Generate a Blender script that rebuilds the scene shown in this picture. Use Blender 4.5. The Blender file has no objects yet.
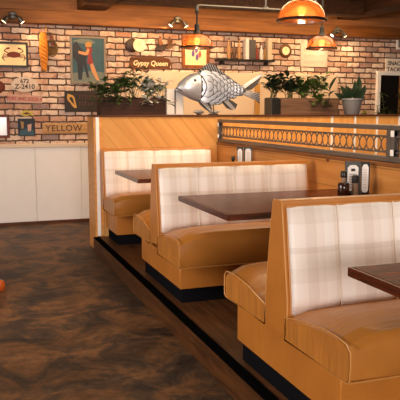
import bpy, bmesh, math, random
from mathutils import Vector, Matrix
random.seed(7)
PI = math.pi
scene = bpy.context.scene
COL = scene.collection

# ------------------------------------------------------------------ camera
cam_d = bpy.data.cameras.new('camera'); cam = bpy.data.objects.new('camera', cam_d); COL.objects.link(cam)
cam.location = (0, 0, 1.5)
cam.rotation_euler = (math.radians(90-7.7), 0, math.radians(-19.8))
cam_d.sensor_width = 36; cam_d.lens = 660/400*36; cam_d.clip_start = .05
scene.camera = cam
# ------------------------------------------------------------------ world, exposure
w = bpy.data.worlds.new('world'); scene.world = w; w.use_nodes = True
w.node_tree.nodes['Background'].inputs[0].default_value = (1, .9, .8, 1)
w.node_tree.nodes['Background'].inputs[1].default_value = .05
scene.view_settings.view_transform = 'Standard'
scene.view_settings.look = 'None'
scene.view_settings.gamma = 1
scene.view_settings.use_curve_mapping = False
scene.view_settings.exposure = 0.0
# ------------------------------------------------------------------ large lights
WY_ = 8.936
def area(name, loc, tgt, sx, sy, power, col):
    d = bpy.data.lights.new(name, 'AREA'); d.shape = 'RECTANGLE'; d.size = sx; d.size_y = sy
    d.energy = power; d.color = col
    o = bpy.data.objects.new(name, d); COL.objects.link(o); o.location = loc
    o.rotation_euler = (Vector(tgt)-Vector(loc)).to_track_quat('-Z', 'Y').to_euler()
    return o
area('daylight_front_window', (-.2, -5.3, 1.85), (1.8, 5, .9), 4.6, 1.6, 540, (1, .90, .82))
area('daylight_left_window', (-3.0, 3.4, 1.9), (3, 4.6, .5), 2.6, 1.3, 150, (1, .88, .76))
area('added_wall_fill', (3.3, 8.15, 2.76), (3.3, WY_, 1.75), 4.6, .12, 40, (1, .60, .25))  # added warm strip with no known fitting, brightens the bricks
area('added_overhead_fill', (2.2, 1.6, 3.0), (2.2, 1.9, 0), 2.2, 2.2, 45, (1, .80, .60))  # added unseen fill from above, lifts the seat tops
area('added_partition_fill', (3.4, 5.9, 2.9), (3.2, 6.2, 0), 3.0, 2.0, 110, (1, .72, .44))  # added warm fill for the partition behind the grill, no real roof opening

def ray_at(u, v, Y):
    """point on the vertical plane y=Y that stands at these picture coordinates (used to measure the wall)"""
    p, a = math.radians(7.7), math.radians(19.8)
    r = (u-200)/660; t = -(v-200)/660
    d = math.cos(p)+t*math.sin(p); z = -math.sin(p)+t*math.cos(p)
    X = r*math.cos(a)+d*math.sin(a); Yy = -r*math.sin(a)+d*math.cos(a)
    k = Y/Yy
    return X*k, 1.5+z*k
WY = 8.936      # brick wall
# ------------------------------------------------------------------ materials
def new_mat(name):
    m = bpy.data.materials.new(name); m.use_nodes = True
    return m, m.node_tree, m.node_tree.nodes['Principled BSDF']
def c4(c): return (c[0], c[1], c[2], 1)
def srgb(r, g, b):
    f = lambda x: (x/255/12.92) if x/255 <= .04045 else ((x/255+.055)/1.055)**2.4
    return (f(r), f(g), f(b))
def plain(name, col, rough=.5, metal=0, var=.12, scale=8, bump=0, bscale=60, emit=None, es=1, coat=0):
    m, t, b = new_mat(name); N = t.nodes; L = t.links
    tc = N.new('ShaderNodeTexCoord'); no = N.new('ShaderNodeTexNoise'); no.inputs['Scale'].default_value = scale
    no.inputs['Detail'].default_value = 4
    L.new(tc.outputs['Object'], no.inputs['Vector'])
    mx = N.new('ShaderNodeMix'); mx.data_type = 'RGBA'
    mx.inputs[6].default_value = c4([x*(1-var) for x in col]); mx.inputs[7].default_value = c4([min(1, x*(1+var)) for x in col])
    L.new(no.outputs[0], mx.inputs[0]); L.new(mx.outputs[2], b.inputs['Base Color'])
    b.inputs['Roughness'].default_value = rough; b.inputs['Metallic'].default_value = metal
    if coat: b.inputs['Coat Weight'].default_value = coat; b.inputs['Coat Roughness'].default_value = .15
    if bump:
        n2 = N.new('ShaderNodeTexNoise'); n2.inputs['Scale'].default_value = bscale; L.new(tc.outputs['Object'], n2.inputs['Vector'])
        bp = N.new('ShaderNodeBump'); bp.inputs['Strength'].default_value = bump; bp.inputs['Distance'].default_value = .01
        L.new(n2.outputs[0], bp.inputs['Height']); L.new(bp.outputs[0], b.inputs['Normal'])
    if emit: b.inputs['Emission Color'].default_value = c4(emit); b.inputs['Emission Strength'].default_value = es
    return m
def ramp(N, stops, const=False):
    r = N.new('ShaderNodeValToRGB')
    if const: r.color_ramp.interpolation = 'CONSTANT'
    e = r.color_ramp.elements
    e[0].position = stops[0][0]; e[0].color = c4(stops[0][1])
    e[1].position = stops[-1][0]; e[1].color = c4(stops[-1][1])
    for p, c in stops[1:-1]:
        k = e.new(p); k.color = c4(c)
    return r
def wood(name, dark, light, stretch=(1, 12, 12), scale=3, rough=.45, knots=0, board=None, mapping_rot=(0, 0, 0), coat=0, seam=.35):
    """grain runs along the axis with the smallest stretch; board=(axis vector, width) cuts dark seams"""
    m, t, b = new_mat(name); N = t.nodes; L = t.links
    tc = N.new('ShaderNodeTexCoord'); mp = N.new('ShaderNodeMapping')
    mp.inputs['Rotation'].default_value = mapping_rot
    m2 = N.new('ShaderNodeMapping'); m2.inputs['Scale'].default_value = stretch
    L.new(tc.outputs['Object'], mp.inputs[0]); L.new(mp.outputs[0], m2.inputs[0])
    no = N.new('ShaderNodeTexNoise'); no.inputs['Scale'].default_value = scale; no.inputs['Detail'].default_value = 6
    no.inputs['Distortion'].default_value = .6
    vec = m2.outputs[0]; boardv = None
    if board:
        ax, wd = board
        dot = N.new('ShaderNodeVectorMath'); dot.operation = 'DOT_PRODUCT'; dot.inputs[1].default_value = ax
        L.new(mp.outputs[0], dot.inputs[0])
        dv = N.new('ShaderNodeMath'); dv.operation = 'DIVIDE'; dv.inputs[1].default_value = wd; L.new(dot.outputs['Value'], dv.inputs[0])
        fl = N.new('ShaderNodeMath'); fl.operation = 'FLOOR'; L.new(dv.outputs[0], fl.inputs[0])
        fr = N.new('ShaderNodeMath'); fr.operation = 'FRACT'; L.new(dv.outputs[0], fr.inputs[0])
        wn = N.new('ShaderNodeTexWhiteNoise'); wn.noise_dimensions = '1D'; L.new(fl.outputs[0], wn.inputs['W'])
        ad = N.new('ShaderNodeVectorMath'); ad.operation = 'MULTIPLY_ADD'; ad.inputs[1].default_value = (9, 9, 9)
        L.new(wn.outputs['Color'], ad.inputs[0]); L.new(m2.outputs[0], ad.inputs[2]); vec = ad.outputs[0]
        boardv = (fr, wn)
    L.new(vec, no.inputs['Vector'])
    r = ramp(N, [(.3, dark), (.7, light)]); L.new(no.outputs[0], r.inputs[0])
    out = r.outputs[0]
    if knots:
        vo = N.new('ShaderNodeTexVoronoi'); vo.inputs['Scale'].default_value = knots
        L.new(mp.outputs[0], vo.inputs['Vector'])
        kr = ramp(N, [(0, (.10, .03, .015)), (.07, (.28, .15, .08)), (.12, (1, 1, 1))]); L.new(vo.outputs['Distance'], kr.inputs[0])
        mx = N.new('ShaderNodeMix'); mx.data_type = 'RGBA'; mx.blend_type = 'MULTIPLY'; mx.inputs[0].default_value = 1
        L.new(out, mx.inputs[6]); L.new(kr.outputs[0], mx.inputs[7]); out = mx.outputs[2]
    if boardv:
        fr, wn = boardv
        hv = N.new('ShaderNodeMath'); hv.operation = 'MULTIPLY_ADD'; hv.inputs[1].default_value = .055; hv.inputs[2].default_value = .8
        L.new(wn.outputs['Value'], hv.inputs[0])
        mx = N.new('ShaderNodeMix'); mx.data_type = 'RGBA'; mx.blend_type = 'MULTIPLY'; mx.inputs[0].default_value = 1
        L.new(out, mx.inputs[6]); L.new(hv.outputs[0], mx.inputs[7])
        sr = ramp(N, [(0, (seam,)*3), (.05, (1, 1, 1))]); L.new(fr.outputs[0], sr.inputs[0])
        m3 = N.new('ShaderNodeMix'); m3.data_type = 'RGBA'; m3.blend_type = 'MULTIPLY'; m3.inputs[0].default_value = 1
        L.new(mx.outputs[2], m3.inputs[6]); L.new(sr.outputs[0], m3.inputs[7]); out = m3.outputs[2]
    L.new(out, b.inputs['Base Color']); b.inputs['Roughness'].default_value = rough; b.inputs['Specular IOR Level'].default_value = .25
    if coat: b.inputs['Coat Weight'].default_value = coat; b.inputs['Coat Roughness'].default_value = .12
    bp = N.new('ShaderNodeBump'); bp.inputs['Strength'].default_value = .12; bp.inputs['Distance'].default_value = .004
    L.new(no.outputs[0], bp.inputs['Height']); L.new(bp.outputs[0], b.inputs['Normal'])
    return m

def brick_mat():
    m, t, b = new_mat('whitewashed_brick'); N = t.nodes; L = t.links
    tc = N.new('ShaderNodeTexCoord'); sp = N.new('ShaderNodeSeparateXYZ'); cb = N.new('ShaderNodeCombineXYZ')
    L.new(tc.outputs['Object'], sp.inputs[0]); L.new(sp.outputs[0], cb.inputs[0]); L.new(sp.outputs[2], cb.inputs[1])
    dn = N.new('ShaderNodeTexNoise'); dn.inputs['Scale'].default_value = 14; L.new(tc.outputs['Object'], dn.inputs['Vector'])
    ma = N.new('ShaderNodeVectorMath'); ma.operation = 'MULTIPLY_ADD'; ma.inputs[1].default_value = (.035, .030, 0)
    L.new(dn.outputs['Color'], ma.inputs[0]); L.new(cb.outputs[0], ma.inputs[2])
    br = N.new('ShaderNodeTexBrick'); br.offset = .5
    br.inputs['Color1'].default_value = (0, 0, 0, 1); br.inputs['Color2'].default_value = (1, 1, 1, 1); br.inputs['Mortar'].default_value = (.5, .5, .5, 1)
    br.inputs['Scale'].default_value = 1; br.inputs['Mortar Size'].default_value = .0145; br.inputs['Mortar Smooth'].default_value = .8
    br.inputs['Brick Width'].default_value = .225; br.inputs['Row Height'].default_value = .0805
    L.new(ma.outputs[0], br.inputs['Vector'])
    pal = ramp(N, [(0, srgb(186, 140, 116)), (.12, srgb(210, 178, 158)), (.4, srgb(226, 202, 184)), (.6, srgb(196, 152, 128)), (.72, srgb(230, 210, 196)), (.88, srgb(146, 130, 130)), (1, srgb(184, 132, 106))])
    L.new(br.outputs['Color'], pal.inputs[0])
    n1 = N.new('ShaderNodeTexNoise'); n1.inputs['Scale'].default_value = 13; n1.inputs['Detail'].default_value = 5
    L.new(tc.outputs['Object'], n1.inputs['Vector'])
    r1 = ramp(N, [(.48, (0, 0, 0)), (.70, (.62, .62, .62))]); L.new(n1.outputs[0], r1.inputs[0])
    mx = N.new('ShaderNodeMix'); mx.data_type = 'RGBA'; L.new(r1.outputs[0], mx.inputs[0]); L.new(pal.outputs[0], mx.inputs[6])
    mx.inputs[7].default_value = c4(srgb(150, 90, 66))
    mm = N.new('ShaderNodeMix'); mm.data_type = 'RGBA'; L.new(br.outputs['Fac'], mm.inputs[0]); L.new(mx.outputs[2], mm.inputs[6])
    mm.inputs[7].default_value = c4(srgb(70, 44, 31))
    L.new(mm.outputs[2], b.inputs['Base Color']); b.inputs['Roughness'].default_value = .85
    iv = N.new('ShaderNodeMath'); iv.operation = 'MULTIPLY_ADD'; iv.inputs[1].default_value = -1; iv.inputs[2].default_value = 1
    L.new(br.outputs['Fac'], iv.inputs[0])
    a2 = N.new('ShaderNodeMath'); a2.operation = 'MULTIPLY_ADD'; a2.inputs[1].default_value = .05; L.new(n1.outputs[0], a2.inputs[0]); L.new(iv.outputs[0], a2.inputs[2])
    bp = N.new('ShaderNodeBump'); bp.inputs['Strength'].default_value = .8; bp.inputs['Distance'].default_value = .012
    L.new(a2.outputs[0], bp.inputs['Height']); L.new(bp.outputs[0], b.inputs['Normal'])
    return m

def floor_mat():
    m, t, b = new_mat('stained_concrete'); N = t.nodes; L = t.links
    tc = N.new('ShaderNodeTexCoord')
    n1 = N.new('ShaderNodeTexNoise'); n1.inputs['Scale'].default_value = 2.8; n1.inputs['Detail'].default_value = 12; n1.inputs['Roughness'].default_value = .68; n1.inputs['Distortion'].default_value = .8
    n2 = N.new('ShaderNodeTexNoise'); n2.inputs['Scale'].default_value = 14; n2.inputs['Detail'].default_value = 6; n2.inputs['Roughness'].default_value = .7
    n3 = N.new('ShaderNodeTexNoise'); n3.inputs['Scale'].default_value = .9; n3.inputs['Detail'].default_value = 5; n3.inputs['Distortion'].default_value = 1.5
    for n in (n1, n2, n3): L.new(tc.outputs['Object'], n.inputs['Vector'])
    r = ramp(N, [(.36, srgb(52, 42, 36)), (.46, srgb(86, 66, 50)), (.54, srgb(124, 86, 54)), (.72, srgb(150, 106, 68))]); L.new(n1.outputs[0], r.inputs[0])
    r2 = ramp(N, [(.36, (.55, .53, .52)), (.56, (1, 1, 1)), (.75, (1.0, 1.0, 1.0))]); L.new(n2.outputs[0], r2.inputs[0])
    mx = N.new('ShaderNodeMix'); mx.data_type = 'RGBA'; mx.blend_type = 'MULTIPLY'; mx.inputs[0].default_value = 1
    L.new(r.outputs[0], mx.inputs[6]); L.new(r2.outputs[0], mx.inputs[7])
    r3 = ramp(N, [(.40, (.5, .48, .47)), (.52, (1, 1, 1))]); L.new(n3.outputs[0], r3.inputs[0])
    m3 = N.new('ShaderNodeMix'); m3.data_type = 'RGBA'; m3.blend_type = 'MULTIPLY'; m3.inputs[0].default_value = .85
    L.new(mx.outputs[2], m3.inputs[6]); L.new(r3.outputs[0], m3.inputs[7])
    L.new(m3.outputs[2], b.inputs['Base Color']); b.inputs['Specular IOR Level'].default_value = .3
    rr = N.new('ShaderNodeMapRange'); rr.inputs[3].default_value = .38; rr.inputs[4].default_value = .75; L.new(n2.outputs[0], rr.inputs[0]); L.new(rr.outputs[0], b.inputs['Roughness'])
    bp = N.new('ShaderNodeBump'); bp.inputs['Strength'].default_value = .25; bp.inputs['Distance'].default_value = .006
    L.new(n2.outputs[0], bp.inputs['Height']); L.new(bp.outputs[0], b.inputs['Normal'])
    return m

def plaid_mat():
    m, t, b = new_mat('cream_plaid_fabric'); N = t.nodes; L = t.links
    tc = N.new('ShaderNodeTexCoord'); sp = N.new('ShaderNodeSeparateXYZ'); L.new(tc.outputs['Object'], sp.inputs[0])
    def band(sock, width, off, stops):
        a = N.new('ShaderNodeMath'); a.operation = 'MULTIPLY_ADD'; a.inputs[1].default_value = 1/width; a.inputs[2].default_value = off; L.new(sock, a.inputs[0])
        f = N.new('ShaderNodeMath'); f.operation = 'FRACT'; L.new(a.outputs[0], f.inputs[0])
        r = ramp(N, stops, True); L.new(f.outputs[0], r.inputs[0]); return r
    A, B, C_ = (.98, .98, .98), (.93, .90, .88), (.85, .80, .77)
    v = band(sp.outputs[0], .30, .0, [(0, A), (.16, B), (.34, C_), (.52, B), (.66, A), (.84, (.9, .86, .82)), (.93, A)])
    h = band(sp.outputs[2], .26, .1, [(0, (1, 1, 1)), (.35, (.93, .91, .89)), (.6, (1, .99, .97)), (.85, (.9, .87, .85)), (.95, (1, 1, 1))])
    mx = N.new('ShaderNodeMix'); mx.data_type = 'RGBA'; mx.blend_type = 'MULTIPLY'; mx.inputs[0].default_value = 1
    L.new(v.outputs[0], mx.inputs[6]); L.new(h.outputs[0], mx.inputs[7])
    m2 = N.new('ShaderNodeMix'); m2.data_type = 'RGBA'; m2.blend_type = 'MULTIPLY'; m2.inputs[0].default_value = 1
    L.new(mx.outputs[2], m2.inputs[6]); m2.inputs[7].default_value = c4(srgb(250, 243, 239))
    L.new(m2.outputs[2], b.inputs['Base Color']); b.inputs['Roughness'].default_value = .6
    no = N.new('ShaderNodeTexNoise'); no.inputs['Scale'].default_value = 400; L.new(tc.outputs['Object'], no.inputs['Vector'])
    bp = N.new('ShaderNodeBump'); bp.inputs['Strength'].default_value = .15; bp.inputs['Distance'].default_value = .002
    L.new(no.outputs[0], bp.inputs['Height']); L.new(bp.outputs[0], b.inputs['Normal'])
    return m

def leather_mat(name, col, wr=0.0):
    m, t, b = new_mat(name); N = t.nodes; L = t.links
    tc = N.new('ShaderNodeTexCoord')
    n1 = N.new('ShaderNodeTexNoise'); n1.inputs['Scale'].default_value = 5; n1.inputs['Detail'].default_value = 5; L.new(tc.outputs['Object'], n1.inputs['Vector'])
    r = ramp(N, [(.3, [x*.88 for x in col]), (.7, [min(1, x*1.08) for x in col])]); L.new(n1.outputs[0], r.inputs[0]); L.new(r.outputs[0], b.inputs['Base Color'])
    b.inputs['Roughness'].default_value = .36; b.inputs['Specular IOR Level'].default_value = .4; b.inputs['Coat Weight'].default_value = .08; b.inputs['Coat Roughness'].default_value = .15
    mp = N.new('ShaderNodeMapping'); mp.inputs['Scale'].default_value = (1, 9, 2.2); mp.inputs['Rotation'].default_value = (.35, 0, 0); L.new(tc.outputs['Object'], mp.inputs[0])
    n2 = N.new('ShaderNodeTexNoise'); n2.inputs['Scale'].default_value = 1.6; n2.inputs['Detail'].default_value = 2; L.new(mp.outputs[0], n2.inputs['Vector'])
    n3 = N.new('ShaderNodeTexNoise'); n3.inputs['Scale'].default_value = 260; L.new(tc.outputs['Object'], n3.inputs['Vector'])
    a = N.new('ShaderNodeMath'); a.operation = 'MULTIPLY_ADD'; a.inputs[1].default_value = .03; L.new(n3.outputs[0], a.inputs[0])
    a2 = N.new('ShaderNodeMath'); a2.operation = 'MULTIPLY'; a2.inputs[1].default_value = wr; L.new(n2.outputs[0], a2.inputs[0]); L.new(a2.outputs[0], a.inputs[2])
    bp = N.new('ShaderNodeBump'); bp.inputs['Strength'].default_value = .6; bp.inputs['Distance'].default_value = .02
    L.new(a.outputs[0], bp.inputs['Height']); L.new(bp.outputs[0], b.inputs['Normal'])
    return m

def amber_mat():
    m, t, b = new_mat('amber_glass'); N = t.nodes; L = t.links
    out = N['Material Output']; N.remove(b)
    tr = N.new('ShaderNodeBsdfTransparent'); tr.inputs[0].default_value = c4(srgb(206, 168, 136))
    tl = N.new('ShaderNodeBsdfTranslucent'); tl.inputs[0].default_value = c4(srgb(186, 124, 74))
    gl = N.new('ShaderNodeBsdfGlossy'); gl.inputs['Roughness'].default_value = .12
    a = N.new('ShaderNodeMixShader'); a.inputs[0].default_value = .4
    L.new(tr.outputs[0], a.inputs[1]); L.new(tl.outputs[0], a.inputs[2])
    c = N.new('ShaderNodeMixShader'); fr = N.new('ShaderNodeFresnel'); fr.inputs[0].default_value = 1.45
    L.new(fr.outputs[0], c.inputs[0]); L.new(a.outputs[0], c.inputs[1]); L.new(gl.outputs[0], c.inputs[2]); L.new(c.outputs[0], out.inputs[0])
    return m

M = {}
M['brick'] = brick_mat(); M['floor'] = floor_mat(); M['plaid'] = plaid_mat()
LEA = srgb(186, 116, 46)
M['leather'] = leather_mat('tan_leather', LEA, .25); M['leather_seat'] = leather_mat('tan_leather_seat', srgb(184, 118, 50), 1.1)
M['piping'] = plain('leather_piping', srgb(200, 138, 72), .4)
M['kick'] = plain('black_kick_board', (.008, .008, .01), .45)
M['nosing'] = plain('black_rubber_nosing', (.004, .004, .004), .7)
for k in ('kick', 'nosing'): M[k].node_tree.nodes['Principled BSDF'].inputs['Specular IOR Level'].default_value = .0
M['deck'] = wood('platform_boards', srgb(84, 54, 34), srgb(130, 84, 50), (12, 1, 12), 2.5, .4, board=((1, 0, 0), .14))
M['riser'] = wood('riser_board', srgb(58, 34, 18), srgb(98, 60, 32), (12, 1, 12), 2.5, .4)
M['pine'] = wood('pine_board', srgb(206, 134, 66), srgb(232, 166, 92), (1, 10, 14), 1.4, .42, knots=2.2, mapping_rot=(0, 0, 0))
M['pine_diag'] = wood('pine_diagonal_boards', srgb(222, 156, 84), srgb(236, 176, 104), (14, 6, 1), 1.3, .42, knots=2.0, board=((1, 0, 0), .15), mapping_rot=(0, math.radians(40), 0), seam=.55)
M['pine_long'] = wood('knotty_pine_long', srgb(214, 138, 66), srgb(236, 168, 92), (14, 1, 12), 1.3, .42, knots=3.2, board=((0, 0, 1), .19), seam=.4)
M['pine_vert'] = wood('pine_vertical_boards', srgb(222, 150, 76), srgb(240, 176, 100), (10, 10, 1), 1.5, .42, knots=2.2)
M['trimwood'] = wood('brown_trim_wood', srgb(110, 68, 36), srgb(150, 96, 52), (14, 1, 14), 2, .5)
M['capwood'] = wood('dark_cap_wood', srgb(70, 38, 22), srgb(104, 60, 36), (1, 14, 14), 2, .4)
M['table'] = wood('mahogany_table_top', srgb(30, 9, 4), srgb(124, 48, 14), (2, 14, 14), 2, .3, board=((0, 1, 0), .105), coat=0, seam=.5)
for k_, v_ in (('Specular IOR Level', .04), ('Roughness', .22)): M['table'].node_tree.nodes['Principled BSDF'].inputs[k_].default_value = v_
M['tedge'] = wood('mahogany_table_edge', srgb(44, 18, 10), srgb(104, 46, 24), (2, 2, 14), 3, .25, coat=.4)
M['beam'] = wood('ceiling_beam_wood', srgb(104, 60, 26), srgb(142, 88, 40), (1, 12, 12), 1.6, .5)
M['beamy'] = wood('ceiling_rafter_wood', srgb(60, 36, 20), srgb(88, 54, 30), (12, 1, 12), 1.6, .6)
M['board'] = wood('upper_wall_board', srgb(122, 78, 46), srgb(160, 106, 66), (1, 12, 12), 1.3, .6)
M['ceil'] = plain('dark_ceiling_paint', (.03, .02, .014), .9)
M['white'] = plain('white_paint', srgb(240, 236, 234), .55, var=.03)
M['cream'] = plain('cream_paint', srgb(218, 196, 172), .6, var=.04, scale=3)
M['wallp'] = plain('room_wall_paint', srgb(96, 70, 48), .8)
M['steel'] = plain('galvanised_pipe', srgb(96, 92, 88), .35, .8)
M['grill'] = plain('grey_metal_grill', srgb(112, 104, 98), .38, .55, .06)
M['strip'] = plain('white_strip_and_gap_light', srgb(255, 250, 244), .4, 0, .01)  # white strip colour, also painted in for light between the partition boards
M['black'] = plain('black_plastic', (.01, .01, .01), .35)
M['blackm'] = plain('black_metal', (.02, .018, .016), .4, .6)
M['brass'] = plain('aged_brass', srgb(96, 60, 28), .45, .3)
M['bronze'] = plain('copper_rim', srgb(52, 32, 24), .4, .3)
M['amber'] = amber_mat()
M['bulb'] = plain('lit_bulb', (1, .7, .35), .3, emit=(1, .62, .26), es=14)
M['lens'] = plain('lit_spot_lens', (1, .8, .6), .3, emit=(1, .72, .42), es=9)
M['plant_wood'] = wood('weathered_planter_wood', srgb(70, 48, 36), srgb(106, 78, 60), (1, 12, 12), 2, .7)
M['plant_wood_dark'] = wood('dark_planter_wood', srgb(40, 22, 15), srgb(66, 38, 25), (1, 12, 12), 2, .6)
M['soil'] = plain('soil', (.02, .012, .008), .95, bump=.5)
def leafm(name, c): return plain(name, c, .45, 0, .35, 30)
M['leaf'] = leafm('dark_green_leaf', srgb(66, 88, 40)); M['leaf2'] = leafm('mid_green_leaf', srgb(74, 96, 40)); M['leafd'] = leafm('deep_green_leaf', srgb(26, 44, 26))
M['leafw'] = leafm('white_petal', srgb(235, 232, 222)); M['leafy'] = leafm('yellow_green_leaf', srgb(190, 170, 50)); M['stem'] = plain('stem', srgb(70, 70, 34), .6)
M['pot'] = plain('grey_pot', srgb(128, 128, 134), .45, .2)
M['fish'] = plain('fish_sheet_metal', srgb(184, 186, 194), .34, .6, .1, 20, bump=.1, bscale=40)
M['fishd'] = plain('fish_dark_metal', srgb(84, 82, 84), .4, .6)
M['scale'] = plain('fish_scale_metal', srgb(172, 175, 184), .36, .75, .35, 12)
M['picframe'] = plain('black_frame', (.015, .01, .008), .4)
M['paper'] = plain('aged_paper', srgb(232, 206, 160), .8, var=.06)
M['crab'] = plain('crab_print', srgb(110, 44, 34), .8)
M['redletter'] = plain('red_lettering', srgb(170, 50, 44), .7)
M['dletter'] = plain('dark_lettering', srgb(60, 44, 38), .7)
M['sign_w'] = plain('whitewashed_sign', srgb(206, 186, 172), .7, var=.1, scale=20)
M['sign_s'] = plain('white_snack_sign', srgb(232, 220, 208), .6, var=.05)
M['sign_p'] = plain('pinkish_sign', srgb(190, 150, 136), .7, var=.12, scale=20)
M['sign_t'] = wood('tan_sign_board', srgb(176, 130, 84), srgb(206, 164, 114), (1, 14, 14), 3, .6)
M['sign_d'] = plain('black_brown_sign', srgb(36, 22, 16), .6, var=.2)
M['gold'] = plain('gold_paint', srgb(196, 146, 74), .5, .2)
M['goldd'] = plain('dull_gold_paint', srgb(96, 62, 34), .6)
M['rope'] = plain('orange_rope', srgb(206, 128, 40), .8, var=.35, scale=60)
M['roped'] = plain('dark_cord', srgb(92, 66, 32), .8, var=.3, scale=60)
M['boardb'] = wood('brown_name_board', srgb(74, 40, 20), srgb(112, 64, 30), (1, 12, 12), 2, .45)
M['grey'] = plain('grey_frame', srgb(128, 116, 104), .5)
M['mirror'] = plain('pale_mirror_glass', srgb(232, 232, 236), .15, .2)
M['redwood'] = wood('red_brown_frame', srgb(80, 34, 22), srgb(120, 56, 36), (4, 4, 4), 3, .4)
M['brownf'] = wood('brown_frame', srgb(112, 60, 28), srgb(150, 86, 42), (4, 4, 4), 3, .4)
M['teal'] = plain('teal_paint', srgb(44, 80, 94), .6, var=.25, scale=12)
M['tealp'] = plain('pale_teal_paint', srgb(104, 112, 106), .6, var=.2, scale=12)
M['suit'] = plain('navy_paint', srgb(28, 34, 48), .6)
M['dress'] = plain('crimson_paint', srgb(132, 40, 44), .6)
M['skin'] = plain('skin_paint', srgb(196, 138, 92), .6)
M['hairy'] = plain('blonde_paint', srgb(180, 130, 60), .6)
M['purple'] = plain('violet_ink', srgb(92, 64, 130), .6)
M['redink'] = plain('red_ink', srgb(190, 70, 60), .6)
M['glass_d'] = plain('dark_bottle_glass', srgb(50, 26, 16), .12)
M['pep'] = plain('peppercorns', srgb(150, 120, 96), .5, var=.8, scale=120)
M['face'] = plain('clock_face', srgb(240, 222, 180), .5)
M['void'] = plain('dark_interior', (.012, .01, .009), .7)
M['orange'] = wood('orange_varnished_wood', srgb(170, 70, 24), srgb(214, 104, 40), (3, 3, 3), 2, .25, coat=.5)
for k, c in dict(bk_tan=(160, 118, 74), bk_cream=(196, 176, 156), bk_grey=(62, 58, 60), bk_red=(130, 44, 34), bk_gold=(150, 112, 56), bk_white=(206, 196, 194), bk_brown=(78, 48, 30)).items():
    M[k] = plain(k.replace('bk_', 'shelf_item_'), srgb(*c), .5)

# ------------------------------------------------------------------ geometry helpers (all fill a bmesh)
def BM(): return bmesh.new()
def box(bm, x0, x1, y0, y1, z0, z1, bev=0, seg=2):
    r = bmesh.ops.create_cube(bm, size=1)
    vs = r['verts']
    for v in vs:
        v.co = Vector(((x0+x1)/2+v.co.x*(x1-x0), (y0+y1)/2+v.co.y*(y1-y0), (z0+z1)/2+v.co.z*(z1-z0)))
    if bev:
        es = list({e for v in vs for e in v.link_edges})
        bmesh.ops.bevel(bm, geom=es, offset=bev, segments=seg, profile=.5, affect='EDGES')
    return bm
def tube(bm, pts, r, n=8, closed=False, r2=None):
    pts = [Vector(p) for p in pts]; rings = []; N = len(pts)
    up0 = None
    for i, p in enumerate(pts):
        a = pts[(i-1) % N] if (closed or i > 0) else p
        b = pts[(i+1) % N] if (closed or i < N-1) else p
        t = (b-a).normalized()
        if up0 is None:
            up0 = Vector((0, 0, 1)) if abs(t.z) < .9 else Vector((1, 0, 0))
        s = t.cross(up0)
        if s.length < 1e-4: s = t.cross(Vector((1, .3, 0)))
        s.normalize(); u = s.cross(t).normalized(); up0 = u
        rr = r if r2 is None else r+(r2-r)*i/(N-1)
        rings.append([bm.verts.new(p+s*math.cos(2*PI*k/n)*rr+u*math.sin(2*PI*k/n)*rr) for k in range(n)])
    for i in range(N if closed else N-1):
        A, B = rings[i], rings[(i+1) % N]
        for k in range(n): bm.faces.new((A[k], A[(k+1) % n], B[(k+1) % n], B[k]))
    if not closed:
        bm.faces.new(rings[0][::-1]); bm.faces.new(rings[-1])
    return bm
def lathe(bm, prof, n=24, cx=0, cy=0, cz=0, axis='z', cap=True):
    rings = []
    for r, h in prof:
        ring = []
        for k in range(n):
            a = 2*PI*k/n; x, y = max(r, 1e-5)*math.cos(a), max(r, 1e-5)*math.sin(a)
            ring.append(bm.verts.new((cx+x, cy+y, cz+h) if axis == 'z' else (cx+x, cy-h, cz+y)))
        rings.append(ring)
    for A, B in zip(rings, rings[1:]):
        for k in range(n): bm.faces.new((A[k], A[(k+1) % n], B[(k+1) % n], B[k]))
    if cap:
        bm.faces.new(rings[0][::-1]); bm.faces.new(rings[-1])
    return bm
def prism(bm, poly, y0, y1, bev=0):
    """polygon in x,z extruded from y0 to y1"""
    a = [bm.verts.new((x, y0, z)) for x, z in poly]; b = [bm.verts.new((x, y1, z)) for x, z in poly]
    n = len(poly); fs = [bm.faces.new(a), bm.faces.new(b[::-1])]
    for i in range(n): fs.append(bm.faces.new((a[i], b[i], b[(i+1) % n], a[(i+1) % n])))
    return bm
def link(name, bm, m, parent=None, loc=None, smooth=False, sub=0):
    bmesh.ops.recalc_face_normals(bm, faces=bm.faces)
    me = bpy.data.meshes.new(name); bm.to_mesh(me); bm.free()
    me.materials.append(M[m] if isinstance(m, str) else m)
    if smooth:
        for p in me.polygons: p.use_smooth = True
        if smooth != 'all':
            try: me.set_sharp_from_angle(angle=math.radians(38))
            except Exception: pass
    o = bpy.data.objects.new(name, me); COL.objects.link(o)
    if parent: o.parent = parent
    if loc: o.location = loc
    if sub:
        s = o.modifiers.new('sub', 'SUBSURF'); s.levels = sub; s.render_levels = sub
    return o
def tag(o, label, cat, group=None, kind=None):
    o['label'] = label; o['category'] = cat
    if group: o['group'] = group
    if kind: o['kind'] = kind
    return o
def thing(name, label, cat, loc=(0, 0, 0), rz=0, group=None):
    o = bpy.data.objects.new(name, None); COL.objects.link(o); o.location = loc; o.rotation_euler = (0, 0, rz)
    o.empty_display_size = .1
    return tag(o, label, cat, group)
def struct(name, bm, m, parent=None, **k):
    o = link(name, bm, m, parent, **k)
    if not parent: o['kind'] = 'structure'
    return o
def dup(root, loc, label):
    r = root.copy(); COL.objects.link(r); r.location = loc; r['label'] = label
    for ch in list(root.children):
        c = ch.copy(); COL.objects.link(c); c.parent = r
        for g in ch.children:
            d = g.copy(); COL.objects.link(d); d.parent = c
    return r
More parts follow.
